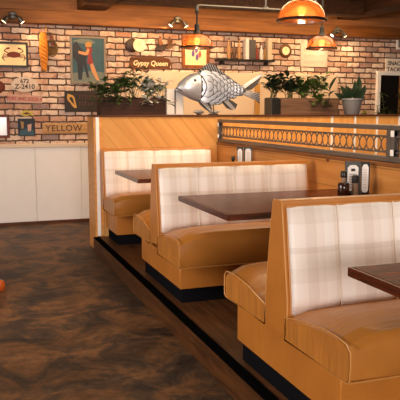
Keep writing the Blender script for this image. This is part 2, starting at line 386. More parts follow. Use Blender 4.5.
def text(body, size, m, parent, loc, name='lettering', depth=.002, sx=1, shear=0, rot=0, align='CENTER', spacing=1):
    cu = bpy.data.curves.new('t', 'FONT'); cu.body = body; cu.size = size; cu.extrude = depth; cu.align_x = align; cu.align_y = 'CENTER'
    cu.shear = shear; cu.space_character = spacing; cu.resolution_u = 3; cu.offset = size*.018
    t = bpy.data.objects.new('t', cu); COL.objects.link(t)
    bpy.context.view_layer.update()
    me = bpy.data.meshes.new_from_object(t.evaluated_get(bpy.context.evaluated_depsgraph_get()))
    bpy.data.objects.remove(t); me.name = name
    me.transform(Matrix.Rotation(PI/2, 4, 'X') @ Matrix.Diagonal((sx, 1, 1, 1)))
    me.transform(Matrix.Rotation(rot, 4, 'Y'))
    me.materials.clear(); me.materials.append(M[m])
    o = bpy.data.objects.new(name, me); COL.objects.link(o); o.parent = parent; o.location = loc
    return o

# ------------------------------------------------------------------ setting
XL, XR, YF, ZC = -3.4, 8.6, -5.6, 3.05
struct('floor', box(BM(), XL, XR, YF, WY+.1, -.1, 0), 'floor')
struct('wall_back', box(BM(), XL, XR, WY, WY+.12, 0, ZC), 'brick')
struct('wall_left', box(BM(), XL-.12, XL, YF, WY+.1, 0, ZC), 'wallp')
struct('wall_right', box(BM(), XR, XR+.12, YF, WY+.1, 0, ZC), 'wallp')
struct('wall_front', box(BM(), XL, XR, YF-.12, YF, 0, ZC), 'wallp')
struct('ceiling', box(BM(), XL, XR, YF, WY+.1, ZC, ZC+.1), 'ceil')
bm = BM()
for i in range(int((2.6-XL)/.6)):
    x = XL+i*.6+.1
    box(bm, x+.0015, x+.5985, WY-.026, WY-.002, .04, 1.02, .003, 1)
struct('trim_1', bm, 'white')                                   # wainscot boards
struct('trim_2', box(BM(), XL, 2.6, WY-.05, WY-.002, 1.02, 1.07, .006), 'cream')
struct('baseboard_back', box(BM(), XL, 2.6, WY-.03, WY-.002, 0, .04, .003), 'capwood')
# header beam over the bricks, boards above it
struct('trim_3', box(BM(), XL, XR, WY-.18, WY, 2.60, 2.765, .008), 'beam')
struct('trim_4', box(BM(), XL, XR, WY-.10, WY, 2.77, ZC), 'board')
# rafters running towards the camera
struct('trim_5', box(BM(), 1.47, 1.84, -1.0, WY-.19, 2.79, ZC, .006), 'beamy')
struct('trim_6', box(BM(), 5.30, 5.62, -1.0, WY-.19, 2.84, ZC, .006), 'beamy')
struct('trim_7', box(BM(), 1.86, 5.28, 8.0, 8.25, 2.80, 2.98, .006), 'beamy')
# cream boxed-in panel in front of the bricks
px0, pz1 = ray_at(125, 71, WY); px1, _ = ray_at(335, 72, WY)
struct('trim_8', box(BM(), px0, px1, WY-.09, WY-.001, 1.0, pz1, .006), 'cream')
# windows behind and left of the camera (the daylight)
def window(name, axis, c, h0, h1, z0, z1, n):
    bm = BM(); t = .06
    def bar(a0, a1, b0, b1):
        if axis == 'y': box(bm, a0, a1, c-.03, c+.03, b0, b1)
        else: box(bm, c-.03, c+.03, a0, a1, b0, b1)
    bar(h0, h1, z0, z0+t); bar(h0, h1, z1-t, z1)
    for i in range(n+1):
        x = h0+(h1-h0-t)*i/n; bar(x, x+t, z0+t, z1-t)
    fr = struct(name, bm, 'white')
window('window_1', 'y', YF+.04, -2.8, 1.6, 1.05, 2.75, 4)
window('window_2', 'x', XL+.04, 2.0, 4.8, 1.15, 2.6, 3)
# made-up frame round the added overhead fill
bm = BM()
for a in ((1.85, 4.95, 4.82, 4.88), (1.85, 4.95, 6.92, 6.98), (1.85, 1.91, 4.88, 6.92), (4.89, 4.95, 4.88, 6.92)): box(bm, a[0], a[1], a[2], a[3], ZC-.06, ZC)
struct('fill_light_frame', bm, 'beamy')

# platform with nosing and riser
PZ = .155; X0 = 1.286
struct('trim_9', box(BM(), X0+.012, 5.6, -1.5, 6.95, 0, PZ-.002), 'deck')
struct('trim_10', box(BM(), X0, X0+.012, -1.5, 6.95, 0, PZ-.006), 'riser')
struct('trim_11', box(BM(), X0-.004, X0+.06, -1.5, 6.93, PZ-.004, PZ+.004, .002), 'nosing')

# ------------------------------------------------------------------ partition and divider
PY0, PY1, PZT = 6.95, 7.33, 1.455
par = thing('partition_wall', 'wide pine-clad partition behind the last booth, diagonal boards and a dark cap', 'partition', (1.315, PY0, 0))
par['kind'] = 'structure'
W0 = 1.315
link('core', box(BM(), 0, 4.9, .03, PY1-PY0, 0, PZT-.02), 'pine', par)
link('diagonal_boards', box(BM(), .09, 1.39, 0, .03, PZ, PZT-.02), 'pine_diag', par)
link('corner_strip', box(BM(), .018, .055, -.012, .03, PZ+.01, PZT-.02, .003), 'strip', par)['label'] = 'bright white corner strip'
link('jamb', box(BM(), .056, .09, -.008, .03, PZ+.01, PZT-.02, .003), 'pine', par)
link('jamb', box(BM(), -.004, .018, -.004, .03, 0, PZT-.02, .003), 'pine', par)
vx = [ray_at(u, 130, PY0)[0]-W0 for u in (332, 355, 377, 399)]
edges = [1.39] + vx + [vx[-1]+.28, vx[-1]+.56]
prev = 1.39
for i, x in enumerate(vx+[vx[-1]+.27, 4.9]):
    link('board', box(BM(), prev, x-.012, .004, .03, PZ, PZT-.02, .003, 1), 'pine_vert', par)
    if x < 4.8: link('gap_light_strip', box(BM(), x-.012, x+.014, .0, .03, PZ, PZT-.02), 'strip', par)['label'] = 'narrow white strip standing in for light between boards'  # white put in the joints for light showing between the boards
    prev = x+.014
link('cap', box(BM(), -.015, 4.9, -.02, PY1-PY0+.02, PZT-.02, PZT, .004), 'capwood', par)

GX = 2.71
low = thing('divider_wall', 'low knotty pine wall along the right ends of the booths', 'divider wall', (GX, 1.2, PZ)); low['kind'] = 'structure'
link('pine_panel', box(BM(), 0, .10, 0, PY0-1.2-.002, 0, .995), 'pine_long', low)
link('top_rail', box(BM(), -.012, .112, 0, PY0-1.2-.002, .968, .998, .004), 'trimwood', low)

def grill(y0, y1, label):
    g = thing('metal_grill', label, 'grill', (GX, y0, 1.156), 0, 'metal grill panels on the divider')
    L_ = y1-y0
    f = BM()
    box(f, 0, .05, 0, L_, 0, .036, .003, 1); box(f, 0, .05, 0, L_, .215, .25, .003, 1)
    box(f, 0, .05, 0, .045, .036, .215, .003, 1); box(f, 0, .05, L_-.035, L_, .036, .215, .003, 1)
    link('frame', f, 'grill', g)
    r = BM(); box(r, .017, .033, .045, L_-.035, .058, .070); box(r, .017, .033, .045, L_-.035, .166, .178)
    link('rail', r, 'grill', g)
    n = int((L_-.09)/.0875); p = (L_-.09)/n; rb = BM(); cb = BM()
    for i in range(n):
        cy = .045+p*(i+.5); cz = .118
        tube(rb, [(.025, cy+.046*math.cos(a), cz+.046*math.sin(a)) for a in [2*PI*k/16 for k in range(16)]], .004, 5, True)
        if i < n-1:
            yy = cy+p/2
            for s in (-1, 1):
                tube(cb, [(.025, yy-.026, cz+s*.050), (.025, yy, cz+s*.014), (.025, yy+.026, cz+s*.050)], .005, 5)
    link('ring_row', rb, 'grill', g, smooth=True); link('cross_row', cb, 'grill', g, smooth=True)
    for za, zb in ((.17, .212), (.042, .085)):
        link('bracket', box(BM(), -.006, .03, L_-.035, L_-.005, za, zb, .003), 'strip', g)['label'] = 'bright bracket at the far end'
    return g
grill(3.755, 6.945, 'long grey metal grill with a row of rings, between booths and far partition')
grill(1.35, 3.75, 'nearer grey metal grill panel cut off by the right edge')

# ------------------------------------------------------------------ booths
def cushion_bm(y_back, y_front, zb, xw, thick=.0):
    """seat cushion: side profile from the backrest to the rounded front, lofted across x"""
    s = 1 if y_front > y_back else -1; D = abs(y_front-y_back)
    prof = [(0, zb), (0, zb+.09), (.08, zb+.105), (.2, zb+.128), (.33, zb+.142), (.43, zb+.143), (.492, zb+.136), (.517, zb+.112), (.52, zb+.06), (.515, zb+.012), (.50, zb)]
    prof = [(y*D/.52, z+thick*min(1, max(0, (z-zb)/.10))) for y, z in prof]
    bm = BM(); rings = []
    nx = 14
    for i in range(nx+1):
        t = i/nx; x = xw*t
        e = min(t, 1-t)*xw
        k = 1-math.exp(-e/.09)
        inset = .012*math.exp(-e/.012)
        ring = []
        for y, z in prof:
            hz = (z-zb)/.142
            zz = z+ .040*k*hz - inset*hz
            yy = y - (inset if y > .4*D/.52 else 0)
            ring.append(bm.verts.new((x, y_back+s*yy, zz)))
        rings.append(ring)
    n = len(prof)
    for A, B in zip(rings, rings[1:]):
        for k in range(n): bm.faces.new((A[k], A[(k+1) % n], B[(k+1) % n], B[k]))
    bm.faces.new(rings[0]); bm.faces.new(rings[-1][::-1])
    pip = BM()
    pts = [(-.002, y_back+s*y, z+.0) for y, z in prof]
    tube(pip, pts, .0038, 6, True)
    tube(pip, [(0, y_back+s*(D-.012), zb+.002), (xw*.5, y_back+s*(D-.008), zb+.002), (xw, y_back+s*(D-.012), zb+.002)], .0045, 6)
    return bm, pip

def make_booth(label, loc, W=1.28, double=True, drop=0, seam0=.28):
    # local z measured from the platform; y centre is the middle of the backrest
    t = thing('booth_bench', label, 'booth', loc, 0, 'tan leather booths')
    yn = -.625; yf = .625 if double else .045
    base_y1 = .565 if double else .045
    link('kick_board', box(BM(), .072, W, yn+.175, base_y1-.03, 0, .112), 'kick', t)
    b = BM(); box(b, .05, W, yn+.145, base_y1, .106, .348-drop, .004, 1)
    bo = link('base', b, 'leather', t, smooth=True)
    c, p = cushion_bm(-.095, yn, .348-drop, W, drop*.85)
    so = link('seat_cushion', c, 'leather_seat', t, smooth=True); link('piping', p, 'piping', so, smooth=True)
    if double:
        c, p = cushion_bm(.115, yf, .348-drop*.4, W, drop*.4)
        so = link('seat_cushion', c, 'leather_seat', t, smooth=True); link('piping', p, 'piping', so, smooth=True)
    # backrest shell: tapered leather end, rounded top
    zt = .948
    prof = [(-.105, .345), (-.098, .52), (-.062, .75), (-.036, .915), (-.030, zt-.008), (-.02, zt), (.035, zt), (.045, zt-.008), (.052, .915), (.078, .75), (.108, .5), (.115, .345)]
    if not double: prof = [(-.105, .345), (-.09, .52), (-.062, .75), (-.036, .915), (-.03, zt-.008), (-.02, zt), (.03, zt), (.04, zt-.01), (.04, .345)]
    bb = BM(); A = [bb.verts.new((0, y, z)) for y, z in prof]; B = [bb.verts.new((W, y, z)) for y, z in prof]
    n = len(prof); bb.faces.new(A); bb.faces.new(B[::-1])
    for k in range(n): bb.faces.new((A[k], A[(k+1) % n], B[(k+1) % n], B[k]))
    bmesh.ops.bevel(bb, geom=[e for e in bb.edges if all(abs(v.co.x) < 1e-6 for v in e.verts)], offset=.006, segments=2, affect='EDGES')
    sh = link('backrest', bb, 'leather', t, smooth=True)
    pp = BM()
    half = [q for q in prof if q[0] < 0]; tube(pp, [(.004, y-.003, z) for y, z in half], .0042, 6)
    if double: tube(pp, [(.004, y+.003, z) for y, z in prof if q_pos(y)], .0042, 6)
    link('piping', pp, 'piping', sh, smooth=True)
    # channelled fabric panel(s)
    def panel(s):
        src = [(-.098, .44), (-.097, .52), (-.080, .64), (-.062, .75), (-.047, .85), (-.037, .922)]
        pts = src if s < 0 else [(-y+.012, z) for y, z in src]
        seams = [.022]; x = seam0
        while x < W-.12: seams.append(x); x += .30
        seams.append(W-.01)
        bm = BM(); cols = []
        for a, c in zip(seams, seams[1:]):
            for i in range(9 if c != seams[-1] else 10):
                u = i/9; x = a+(c-a)*u
                h = .004+.020*(1-abs(2*u-1)**3.2)
                if i == 0 or i == 9: h = .002
                col = []
                for j, (y, z) in enumerate(pts):
                    hh = h*(.35 if j in (0, len(pts)-1) else 1)
                    col.append(bm.verts.new((x, y+s*hh, z)))
                cols.append(col)
        for A, B in zip(cols, cols[1:]):
            for j in range(len(pts)-1): bm.faces.new((A[j], A[j+1], B[j+1], B[j]))
        # close towards the shell
        bmesh.ops.recalc_face_normals(bm, faces=bm.faces)
        r = bmesh.ops.extrude_edge_only(bm, edges=[e for e in bm.edges if e.is_boundary])
        for v in [g for g in r['geom'] if isinstance(g, bmesh.types.BMVert)]: v.co.y -= s*.03
        fo = link('fabric_panel', bm, 'plaid', t, smooth='all')
        for x in seams[1:-1]:
            w = BM(); tube(w, [(x, y+s*.008, z) for y, z in pts], .004, 6)
            link('seam_welt', w, 'strip_cloth', fo, smooth=True)
        e = BM(); tube(e, [(.022, y+s*.003, z) for y, z in pts]+[(W-.01, pts[-1][0]+s*.003, pts[-1][1])], .0045, 6)
        link('edge_welt', e, 'piping', fo, smooth=True)
    panel(-1)
    if double: panel(1)
    return t
def q_pos(y): return y > 0
M['strip_cloth'] = plain('cream_welt', srgb(238, 224, 210), .6)
make_booth('nearest tan leather booth with cream plaid back, at the right edge', (1.318, 2.635, PZ), drop=.016)
make_booth('middle tan leather booth with cream plaid back, between the two booth tables further back', (1.340, 4.75, PZ), drop=.062, seam0=.33)
make_booth('farthest tan leather booth, single seat backed against the diagonal-board partition', (1.372, 6.895, PZ), double=False, W=1.23, drop=.03)

# ------------------------------------------------------------------ tables
def make_table(label, yc, x0=1.37):
    t = thing('booth_table', label, 'table', (x0, yc, PZ), 0, 'booth tables')
    z = .927-PZ; Wd = GX-x0-.03
    link('table_top', box(BM(), .012, Wd-.002, -.433, .433, z-.034, z, .003, 1), 'table', t)
    e = BM(); box(e, 0, .012, -.445, .445, z-.036, z-.001, .002, 1); box(e, .012, Wd, -.445, -.433, z-.036, z-.001, .002, 1); box(e, .012, Wd, .433, .445, z-.036, z-.001, .002, 1)
    link('edge_band', e, 'tedge', t)
    c = BM(); lathe(c, [(.035, .03), (.035, z-.05)], 16, Wd-.3, 0, 0); link('column', c, 'blackm', t, smooth=True)
    f = BM(); box(f, Wd-.55, Wd-.05, -.03, .03, 0, .03, .005); box(f, Wd-.33, Wd-.27, -.25, .25, 0, .03, .005); link('foot', f, 'blackm', t)
    p = BM(); box(p, Wd-.45, Wd-.15, -.15, .15, z-.055, z-.0365); link('top_plate', p, 'blackm', t)
    return t
make_table('dark mahogany booth table at the right edge, in front of the nearest booth back', 1.62, 1.325)
make_table('dark mahogany booth table with wet reflections, before the middle booth back', 3.80)
make_table('small-looking dark booth table farthest away, before the farthest booth back', 5.84, 1.385)

# ------------------------------------------------------------------ table-top condiments
TZ = .928
def menu_holder(loc, label, rz=0):
    t = thing('menu_holder', label, 'menu holder', loc, rz, 'menu holders on the booth tables')
    link('base', box(BM(), -.06, .06, -.035, .035, 0, .012, .002), 'black', t)
    link('back_panel', box(BM(), -.055, .055, -.004, .004, .012, .225, .002), 'black', t)
    bm = BM(); c = .018
    poly = [(-.037, .02), (.027, .02), (.037, .02+c), (.037, .20-c), (.037-c, .20), (-.037+c, .20), (-.037, .20-c)]
    prism(bm, poly, -.009, -.0045); card = link('card', bm, 'white', t); card['label'] = 'white card with clipped corners'
    link('emblem', prism(BM(), [(-.014, .158), (.014, .158), (.014, .176), (-.014, .176)], -.0105, -.0092), 'dletter', card)
    ln = BM()
    for i in range(6): box(ln, -.026, .026, -.0105, -.0092, .135-i*.018, .138-i*.018)
    link('printed_lines', ln, 'dletter', card)
    return t
def side_menu(loc, label, rz=0, w=.05):
    t = thing('menu_card_stand', label, 'menu holder', loc, rz)
    link('backing', box(BM(), -w*.65, w*.65, -.004, .02, 0, .222, .002), 'black', t)
    poly = [(-w/2+.01, .01), (w/2-.01, .01), (w/2, .025), (w/2, .185), (w/2-.012, .205), (-w/2+.012, .205), (-w/2, .185), (-w/2, .025)]
    c = link('card', prism(BM(), poly, -.009, -.0045), 'white', t)
    ln = BM()
    for i in range(8): box(ln, -w*.22, w*.22, -.0105, -.0092, .165-i*.017, .168-i*.017)
    link('printed_lines', ln, 'sign_p', c)
    return t
def bottle(loc, label, h=.13, r=.02, body='glass_d', group=None):
    t = thing('sauce_bottle', label, 'bottle', loc, 0, group)
    b = BM(); lathe(b, [(r*.9, 0), (r, .006), (r, h*.58), (r*.5, h*.74), (r*.45, h*.8)], 16); link('body', b, body, t, smooth=True)
    c = BM(); lathe(c, [(r*.75, h*.78), (r*.78, h*.8), (r*.78, h), (r*.7, h+.004)], 16); link('cap', c, 'black', t, smooth=True)
    return t
menu_holder((2.54, 3.93, TZ), 'black menu holder with a clipped-corner white card on the middle booth table', math.radians(-20))
side_menu((2.625, 3.905, TZ), 'narrow white card in black stand, right of the grinder on the middle booth table', math.radians(-38), .045)
bd = thing('brown_jug', 'short dark brown jar with black stopper left of the pepper grinder', 'jar', (2.425, 3.86, TZ))
bm = BM(); lathe(bm, [(.036, 0), (.04, .006), (.04, .078), (.034, .088), (.018, .092)], 20); link('body', bm, 'glass_d', bd, smooth=True)
bm = BM(); lathe(bm, [(.016, .09), (.016, .125)], 16); link('neck', bm, 'pep', bd, smooth=True)
bm = BM(); lathe(bm, [(.021, .125), (.023, .13), (.023, .16), (.017, .168)], 16); link('stopper', bm, 'black', bd, smooth=True)
gr = thing('pepper_grinder', 'clear pepper grinder with black cap, before the menu holder on the middle booth table', 'grinder', (2.51, 3.85, TZ))
bm = BM(); lathe(bm, [(.021, 0), (.023, .005), (.021, .085)], 16); link('glass_body', bm, 'pep', gr, smooth=True)
bm = BM(); lathe(bm, [(.023, .085), (.024, .09), (.024, .13), (.016, .138)], 16); link('cap', bm, 'black', gr, smooth=True)
# far table
side_menu((2.545, 5.92, TZ), 'rounded white menu card in black stand, the left of two on the farthest table', math.radians(-30), .045)
side_menu((2.63, 5.92, TZ), 'rounded white menu card in black stand, the right of two on the farthest table', math.radians(-14), .06)
bottle((2.465, 5.9, TZ), 'small dark sauce bottle with black cap on the farthest booth table', .13, .024)

# ------------------------------------------------------------------ pendant lamps and pipe
def pendant(label, loc, top, R=.155, power=15):
    """loc = rim centre"""
    t = thing('pendant_lamp', label, 'pendant lamp', loc, 0, 'amber glass pendant lamps')
    b = BM(); prof = [(R, 0), (R*.99, .02), (R*.93, .055), (R*.80, .088), (R*.58, .115), (R*.34, .128), (R*.24, .132)]
    prof2 = [(r-.004, h-.003) for r, h in reversed(prof)]
    lathe(b, prof+prof2, 32, cap=False); sh = link('lamp_shade', b, 'amber', t, smooth='all')
    b = BM(); tube(b, [((R+.004)*math.cos(a), (R+.004)*math.sin(a), 0) for a in [2*PI*k/32 for k in range(32)]], .009, 8, True)
    link('rim', b, 'bronze', t, smooth=True)
    b = BM(); lathe(b, [(.04, .125), (.042, .135), (.03, .15), (.024, .165), (.024, .215), (.016, .225)], 16); link('socket', b, 'blackm', t, smooth=True)
    b = BM(); lathe(b, [(.003, .028), (.02, .035), (.03, .055), (.028, .075), (.016, .098), (.014, .124)], 16); link('bulb', b, 'bulb', t, smooth=True)
    b = BM(); tube(b, [(0, 0, .22), (0, 0, top-loc[2])], .009, 8)
    lathe(b, [(.015, top-loc[2]-.04), (.017, top-loc[2]-.03), (.017, top-loc[2])], 12)
    link('stem', b, 'blackm', t, smooth=True)
    d = bpy.data.lights.new('lamp_light', 'POINT'); d.energy = power; d.color = (1, .66, .36); d.shadow_soft_size = .03
    o = bpy.data.objects.new('lamp_light', d); COL.objects.link(o); o.parent = t; o.location = (0, 0, .012)
    return t
x, z = ray_at(197, 47.5, 6.2); pendant('amber glass pendant lamp in front of the brown-framed picture, left of the three', (x, 6.2, z), 2.47)
x1 = x
x, z = ray_at(301.5, 20.5, 3.95); pendant('large-looking amber glass pendant lamp cut by the top edge, nearest of the three', (x, 3.95, z), 2.75, power=15)
x3, z3 = ray_at(321.5, 48.5, 6.3); pendant('amber glass pendant lamp in front of the blank white sign, right of the three', (x3, 6.3, z3), 2.95)
pp = thing('conduit_pipe', 'horizontal grey metal conduit pipe with elbow carrying the left pendant lamp', 'pipe', (x1, 6.2, 2.48))
b = BM(); tube(b, [(0, 0, .0), (0, 0, .012), (.008, 0, .026), (.025, 0, .03), (1.3, 0, .03)], .013, 10); link('pipe_run', b, 'steel', pp, smooth=True)
b = BM(); tube(b, [(.73, 0, .03), (.73, 0, .565)], .011, 10); lathe(b, [(.035, .545), (.035, .57)], 16, .73, 0); link('hanger', b, 'steel', pp, smooth=True)
b = BM(); tube(b, [(.70, 0, .03), (.76, 0, .03)], .021, 10); lathe(b, [(.02, .03), (.02, .06)], 12, .73, 0); link('tee_fitting', b, 'steel', pp, smooth=True)
b = BM(); tube(b, [(0, 0, -.02), (0, 0, .02)], .019, 10); link('elbow_collar', b, 'steel', pp, smooth=True)
b = BM(); tube(b, [(1.3, 0, .03), (1.3, 0, .565)], .011, 10); link('end_drop', b, 'steel', pp, smooth=True)

def twin_spot(label, u, v, power, aim=(0, -1)):
    x, z = ray_at(u, v, WY-.22)
    t = thing('twin_spotlight', label, 'spotlight', (x, WY-.19, z+.06), 0, 'twin spotlights under the header beam')
    b = BM(); lathe(b, [(.045, 0), (.05, .02), (.04, .03)], 16, 0, -.0, 0, 'y'); link('mount', b, 'steel', t, smooth=True)
    for s in (-1, 1):
        b = BM(); tube(b, [(s*.015, -.03, 0), (s*.05, -.06, -.02), (s*.085, -.06, -.055)], .011, 8)
        arm = link('arm', b, 'steel', t, smooth=True)
        b = BM(); tube(b, [(s*.07, -.055, -.03), (s*.11, -.05, -.085)], .022, 12, r2=.034); hd = link('spot_head', b, 'steel', arm, smooth=True)
        b = BM(); tube(b, [(s*.1115, -.0498, -.0865), (s*.1135, -.0495, -.089)], .028, 12); link('lens', b, 'lens', t, smooth=True)
        d = bpy.data.lights.new('spot_light', 'SPOT'); d.energy = power; d.color = (1, .66, .34); d.spot_size = math.radians(125); d.spot_blend = .8; d.shadow_soft_size = .03
        o = bpy.data.objects.new('spot_light', d); COL.objects.link(o); o.parent = t; o.location = (s*.125, -.05, -.10)
        o.rotation_euler = Vector((s*.55, .16, -.8)).to_track_quat('-Z', 'Y').to_euler()
    return t
twin_spot('white twin-headed spotlight under the beam above the crab picture', 13, 20, 14)
twin_spot('pale twin-headed spotlight under the beam, left of the conduit elbow', 178, 24, 14)
twin_spot('pale twin-headed spotlight under the beam, right of the right-hand pendant', 338, 34, 14)

# ------------------------------------------------------------------ fish sculpture
FY = 7.12
def fpt(u, v):
    x, z = ray_at(u, v, FY); return x, z
fx0, fz0 = fpt(210, 113.5)
fish = thing('fish_sculpture', 'silver sheet-metal fish sculpture with overlapping scales standing on the partition cap', 'sculpture', (fx0, FY, PZT))
def loc(u, v): x, z = fpt(u, v); return x-fx0, z-PZT
# body stations: (u, top v, bottom v)
st = [(176, 88.5, 90.5), (179, 83, 92.5), (184, 78.5, 95.5), (190, 74.8, 98.6), (196, 73, 100.8), (204, 73, 102), (212, 74, 102), (220, 77, 100.5), (228, 80.5, 98), (235, 84, 95.8), (241, 86.3, 94.2), (245, 87, 93.4)]
def body_loft(stations, th, grow=0):
    bm = BM(); rings = []
    for i, (u, a, c) in enumerate(stations):
        xa, za = loc(u, a); xc, zc = loc(u, c); x = (xa+xc)/2; h = (za-zc)/2+grow; zm = (za+zc)/2
        w = th*min(1, h/.13)
        rings.append([bm.verts.new((x, w*math.sin(2*PI*k/18)*-1, zm+h*math.cos(2*PI*k/18))) for k in range(18)])
    for A, B in zip(rings, rings[1:]):
        for k in range(18): bm.faces.new((A[k], A[(k+1) % 18], B[(k+1) % 18], B[k]))
    bm.faces.new(rings[0][::-1]); bm.faces.new(rings[-1]); return bm
link('body', body_loft(st, .075), 'fishd', fish, smooth=True)
link('head', body_loft(st[:5]+[(199, 73.2, 101.6)], .082, .006), 'fish', fish, smooth=True)
b = BM()
for s in (-1, 1):
    pts = []
    for k in range(9):
        v = 73+28*k/8; u = 197.5+6.5*math.sin(PI*k/8); x, z = loc(u, v)
        hz = (k-4)/4; pts.append((x, s*.088*math.sqrt(max(.02, 1-hz*hz)), z))
    tube(b, pts, .007, 6)
link('gill_edge', b, 'fishd', fish, smooth=True)
b = BM(); ex, ez = loc(193, 80.5)
for s in (-1, 1):
    lathe(b, [(.016, -.012), (.016, .008), (.008, .014)], 12, ex, s*.068, ez, 'y')
link('eye', b, 'black', fish, smooth=True)
b = BM(); pts = [loc(175.6, 88), loc(178, 89.3), loc(181, 91)]
tube(b, [(pts[0][0], -.012, pts[0][1]), (pts[1][0], -.034, pts[1][1]), (pts[2][0], -.052, pts[2][1])], .006, 6); link('mouth', b, 'black', fish, smooth=True)
# scales
b = BM(); rm = BM()
def stat(u):
    for (u0, a0, c0), (u1, a1, c1) in zip(st, st[1:]):
        if u0 <= u <= u1:
            k = (u-u0)/(u1-u0); return a0+(a1-a0)*k, c0+(c1-c0)*k
    return st[-1][1:]
for ci, u in enumerate([240-3.9*i for i in range(10)]):
    a, c = stat(u)
    for ri in range(5):
        f = (ri+.5+(.5 if ci % 2 else 0)-.25)/5.2*2-1
        if abs(f) > .92: continue
        v = (a+c)/2-f*(c-a)/2; x, z = loc(u, v); _, za = loc(u, a); _, zc = loc(u, c); h = (za-zc)/2
        R = max(.022, h*.40)
        for s in (-1, 1):
            w = .075*min(1, h/.13)*math.sqrt(max(.05, 1-f*f))+.006
            cen = b.verts.new((x, s*(w+.010), z)); ring = []
            for k in range(12):
                an = 2*PI*k/12
                ring.append(b.verts.new((x+R*math.cos(an)*1.1, s*(w+.001+.014*math.cos(an)), z+R*math.sin(an)*.95)))
            for k in range(12): b.faces.new((cen, ring[k], ring[(k+1) % 12]))
            tube(rm, [ring[k].co for k in (9, 10, 11, 0, 1, 2, 3)], .004, 5)
so_ = link('scales', b, 'scale', fish, smooth='all'); link('scale_rims', rm, 'fishd', so_, smooth=True)
def fin(poly, th, ribs, name, y=0.0):
    bm = BM(); prism(bm, [loc(*p) for p in poly], y-th/2, y+th/2); f = link(name, bm, 'fishd', fish)
    r = BM()
    for a, c in ribs:
        xa, za = loc(*a); xc, zc = loc(*c)
        tube(r, [(xa, y-th, za), (xc, y-th, zc)], .0045, 5); tube(r, [(xa, y+th, za), (xc, y+th, zc)], .0045, 5)
    link('fin_ribs', r, 'fish', f, smooth=True)
lerp = lambda p, q, k: (p[0]+(q[0]-p[0])*k, p[1]+(q[1]-p[1])*k)
top = [(198, 71.5), (204, 66), (208, 63), (214, 65.5), (222, 71.5), (231, 78.5), (241, 85.5)]; botl = [(198, 75), (205, 75), (211, 76), (218, 78), (225, 81), (232, 84), (241, 87.5)]
def samp(P, k):
    k *= len(P)-1; i = min(int(k), len(P)-2); return lerp(P[i], P[i+1], k-i)
fin(top+botl[::-1], .012, [(samp(top, k/14), samp(botl, min(1, k/14+.06))) for k in range(15)], 'dorsal_fin')
up = [(241, 86.5), (247, 84), (254, 79), (261.5, 73.2)]; ul = [(243, 90), (251, 90), (257, 85), (262, 76)]
fin(up+ul[::-1], .014, [(lerp(up[0], ul[0], k/5), lerp(up[-1], ul[-1], k/5)) for k in range(1, 5)], 'tail_fin')
lu = [(243, 90), (250, 90.5), (255, 93), (259, 92)]; ll = [(242, 94.5), (249, 95.5), (254, 99), (259.5, 103.5)]
fin(lu+ll[::-1], .014, [(lerp(lu[0], ll[0], k/6), lerp(lu[-1], ll[-1], k/6)) for k in range(1, 6)], 'tail_fin')
p1, p2 = [(196, 100), (199, 105), (204, 109), (209, 112.3)], [(206, 101), (209, 104), (210.5, 108), (210, 112.3)]
fin(p1+p2[::-1], .012, [(lerp(p1[0], p2[0], k/5), lerp(p1[-1], p2[-1], k/5)) for k in range(1, 5)], 'pelvic_fin', -.04)
p1, p2 = [(219, 99), (222, 104), (225, 108), (230, 110)], [(225, 98), (231, 101), (236, 104.5), (234, 109)]
fin(p1+p2[::-1], .012, [(lerp(p1[0], p2[0], k/6), lerp(p1[-1], p2[-1], k/6)) for k in range(1, 6)], 'pelvic_fin', -.04)
xs, _ = loc(214, 100)
b = BM(); lathe(b, [(.06, 0), (.06, .008), (.008, .012)], 20, xs, .02); tube(b, [(xs, .02, .01), (xs, .02, .19)], .006, 8); link('stand', b, 'blackm', fish, smooth=True)

# ------------------------------------------------------------------ planters and plants
def planter(label, u0, u1, y, vtop, mat, name='planter_box'):
    x0, zt = ray_at(u0, vtop, y); x1, _ = ray_at(u1, vtop, y); L_ = x1-x0; h = zt-PZT; D = .11
    t = thing(name, label, 'planter', (x0, y, PZT))
    b = BM(); box(b, 0, L_, -D, -D+.016, 0, h, .002, 1); box(b, 0, L_, D-.016, D, 0, h, .002, 1)
    link('side_board', b, mat, t)
    link('end_board', box(BM(), .0, .016, -D+.016, D-.016, 0, h-.004), mat, t); link('end_board', box(BM(), L_-.016, L_, -D+.016, D-.016, 0, h-.004), mat, t)
    link('soil', box(BM(), .017, L_-.017, -D+.017, D-.017, .004, h-.025), 'soil', t)
    return x0, L_, h
def leaf(bm, base, d, L_, w, up):
    d = d.normalized(); s = d.cross(up)
    if s.length < .05: s = d.cross(Vector((1, 0, 0)))
    s.normalize(); n = s.cross(d)
    P = [base, base+d*L_*.35+s*w+n*L_*.06, base+d*L_*.7+s*w*.8+n*L_*.02, base+d*L_-n*L_*.12, base+d*L_*.7-s*w*.8+n*L_*.02, base+d*L_*.35-s*w+n*L_*.06, base+d*L_*.4-n*.003+n*L_*.02, base+d*L_*.72-n*L_*.01]
    v = [bm.verts.new(p) for p in P]
    for f in ((0, 1, 6), (1, 2, 7, 6), (2, 3, 7), (7, 3, 4), (6, 7, 4, 5), (0, 6, 5)): bm.faces.new([v[i] for i in f])
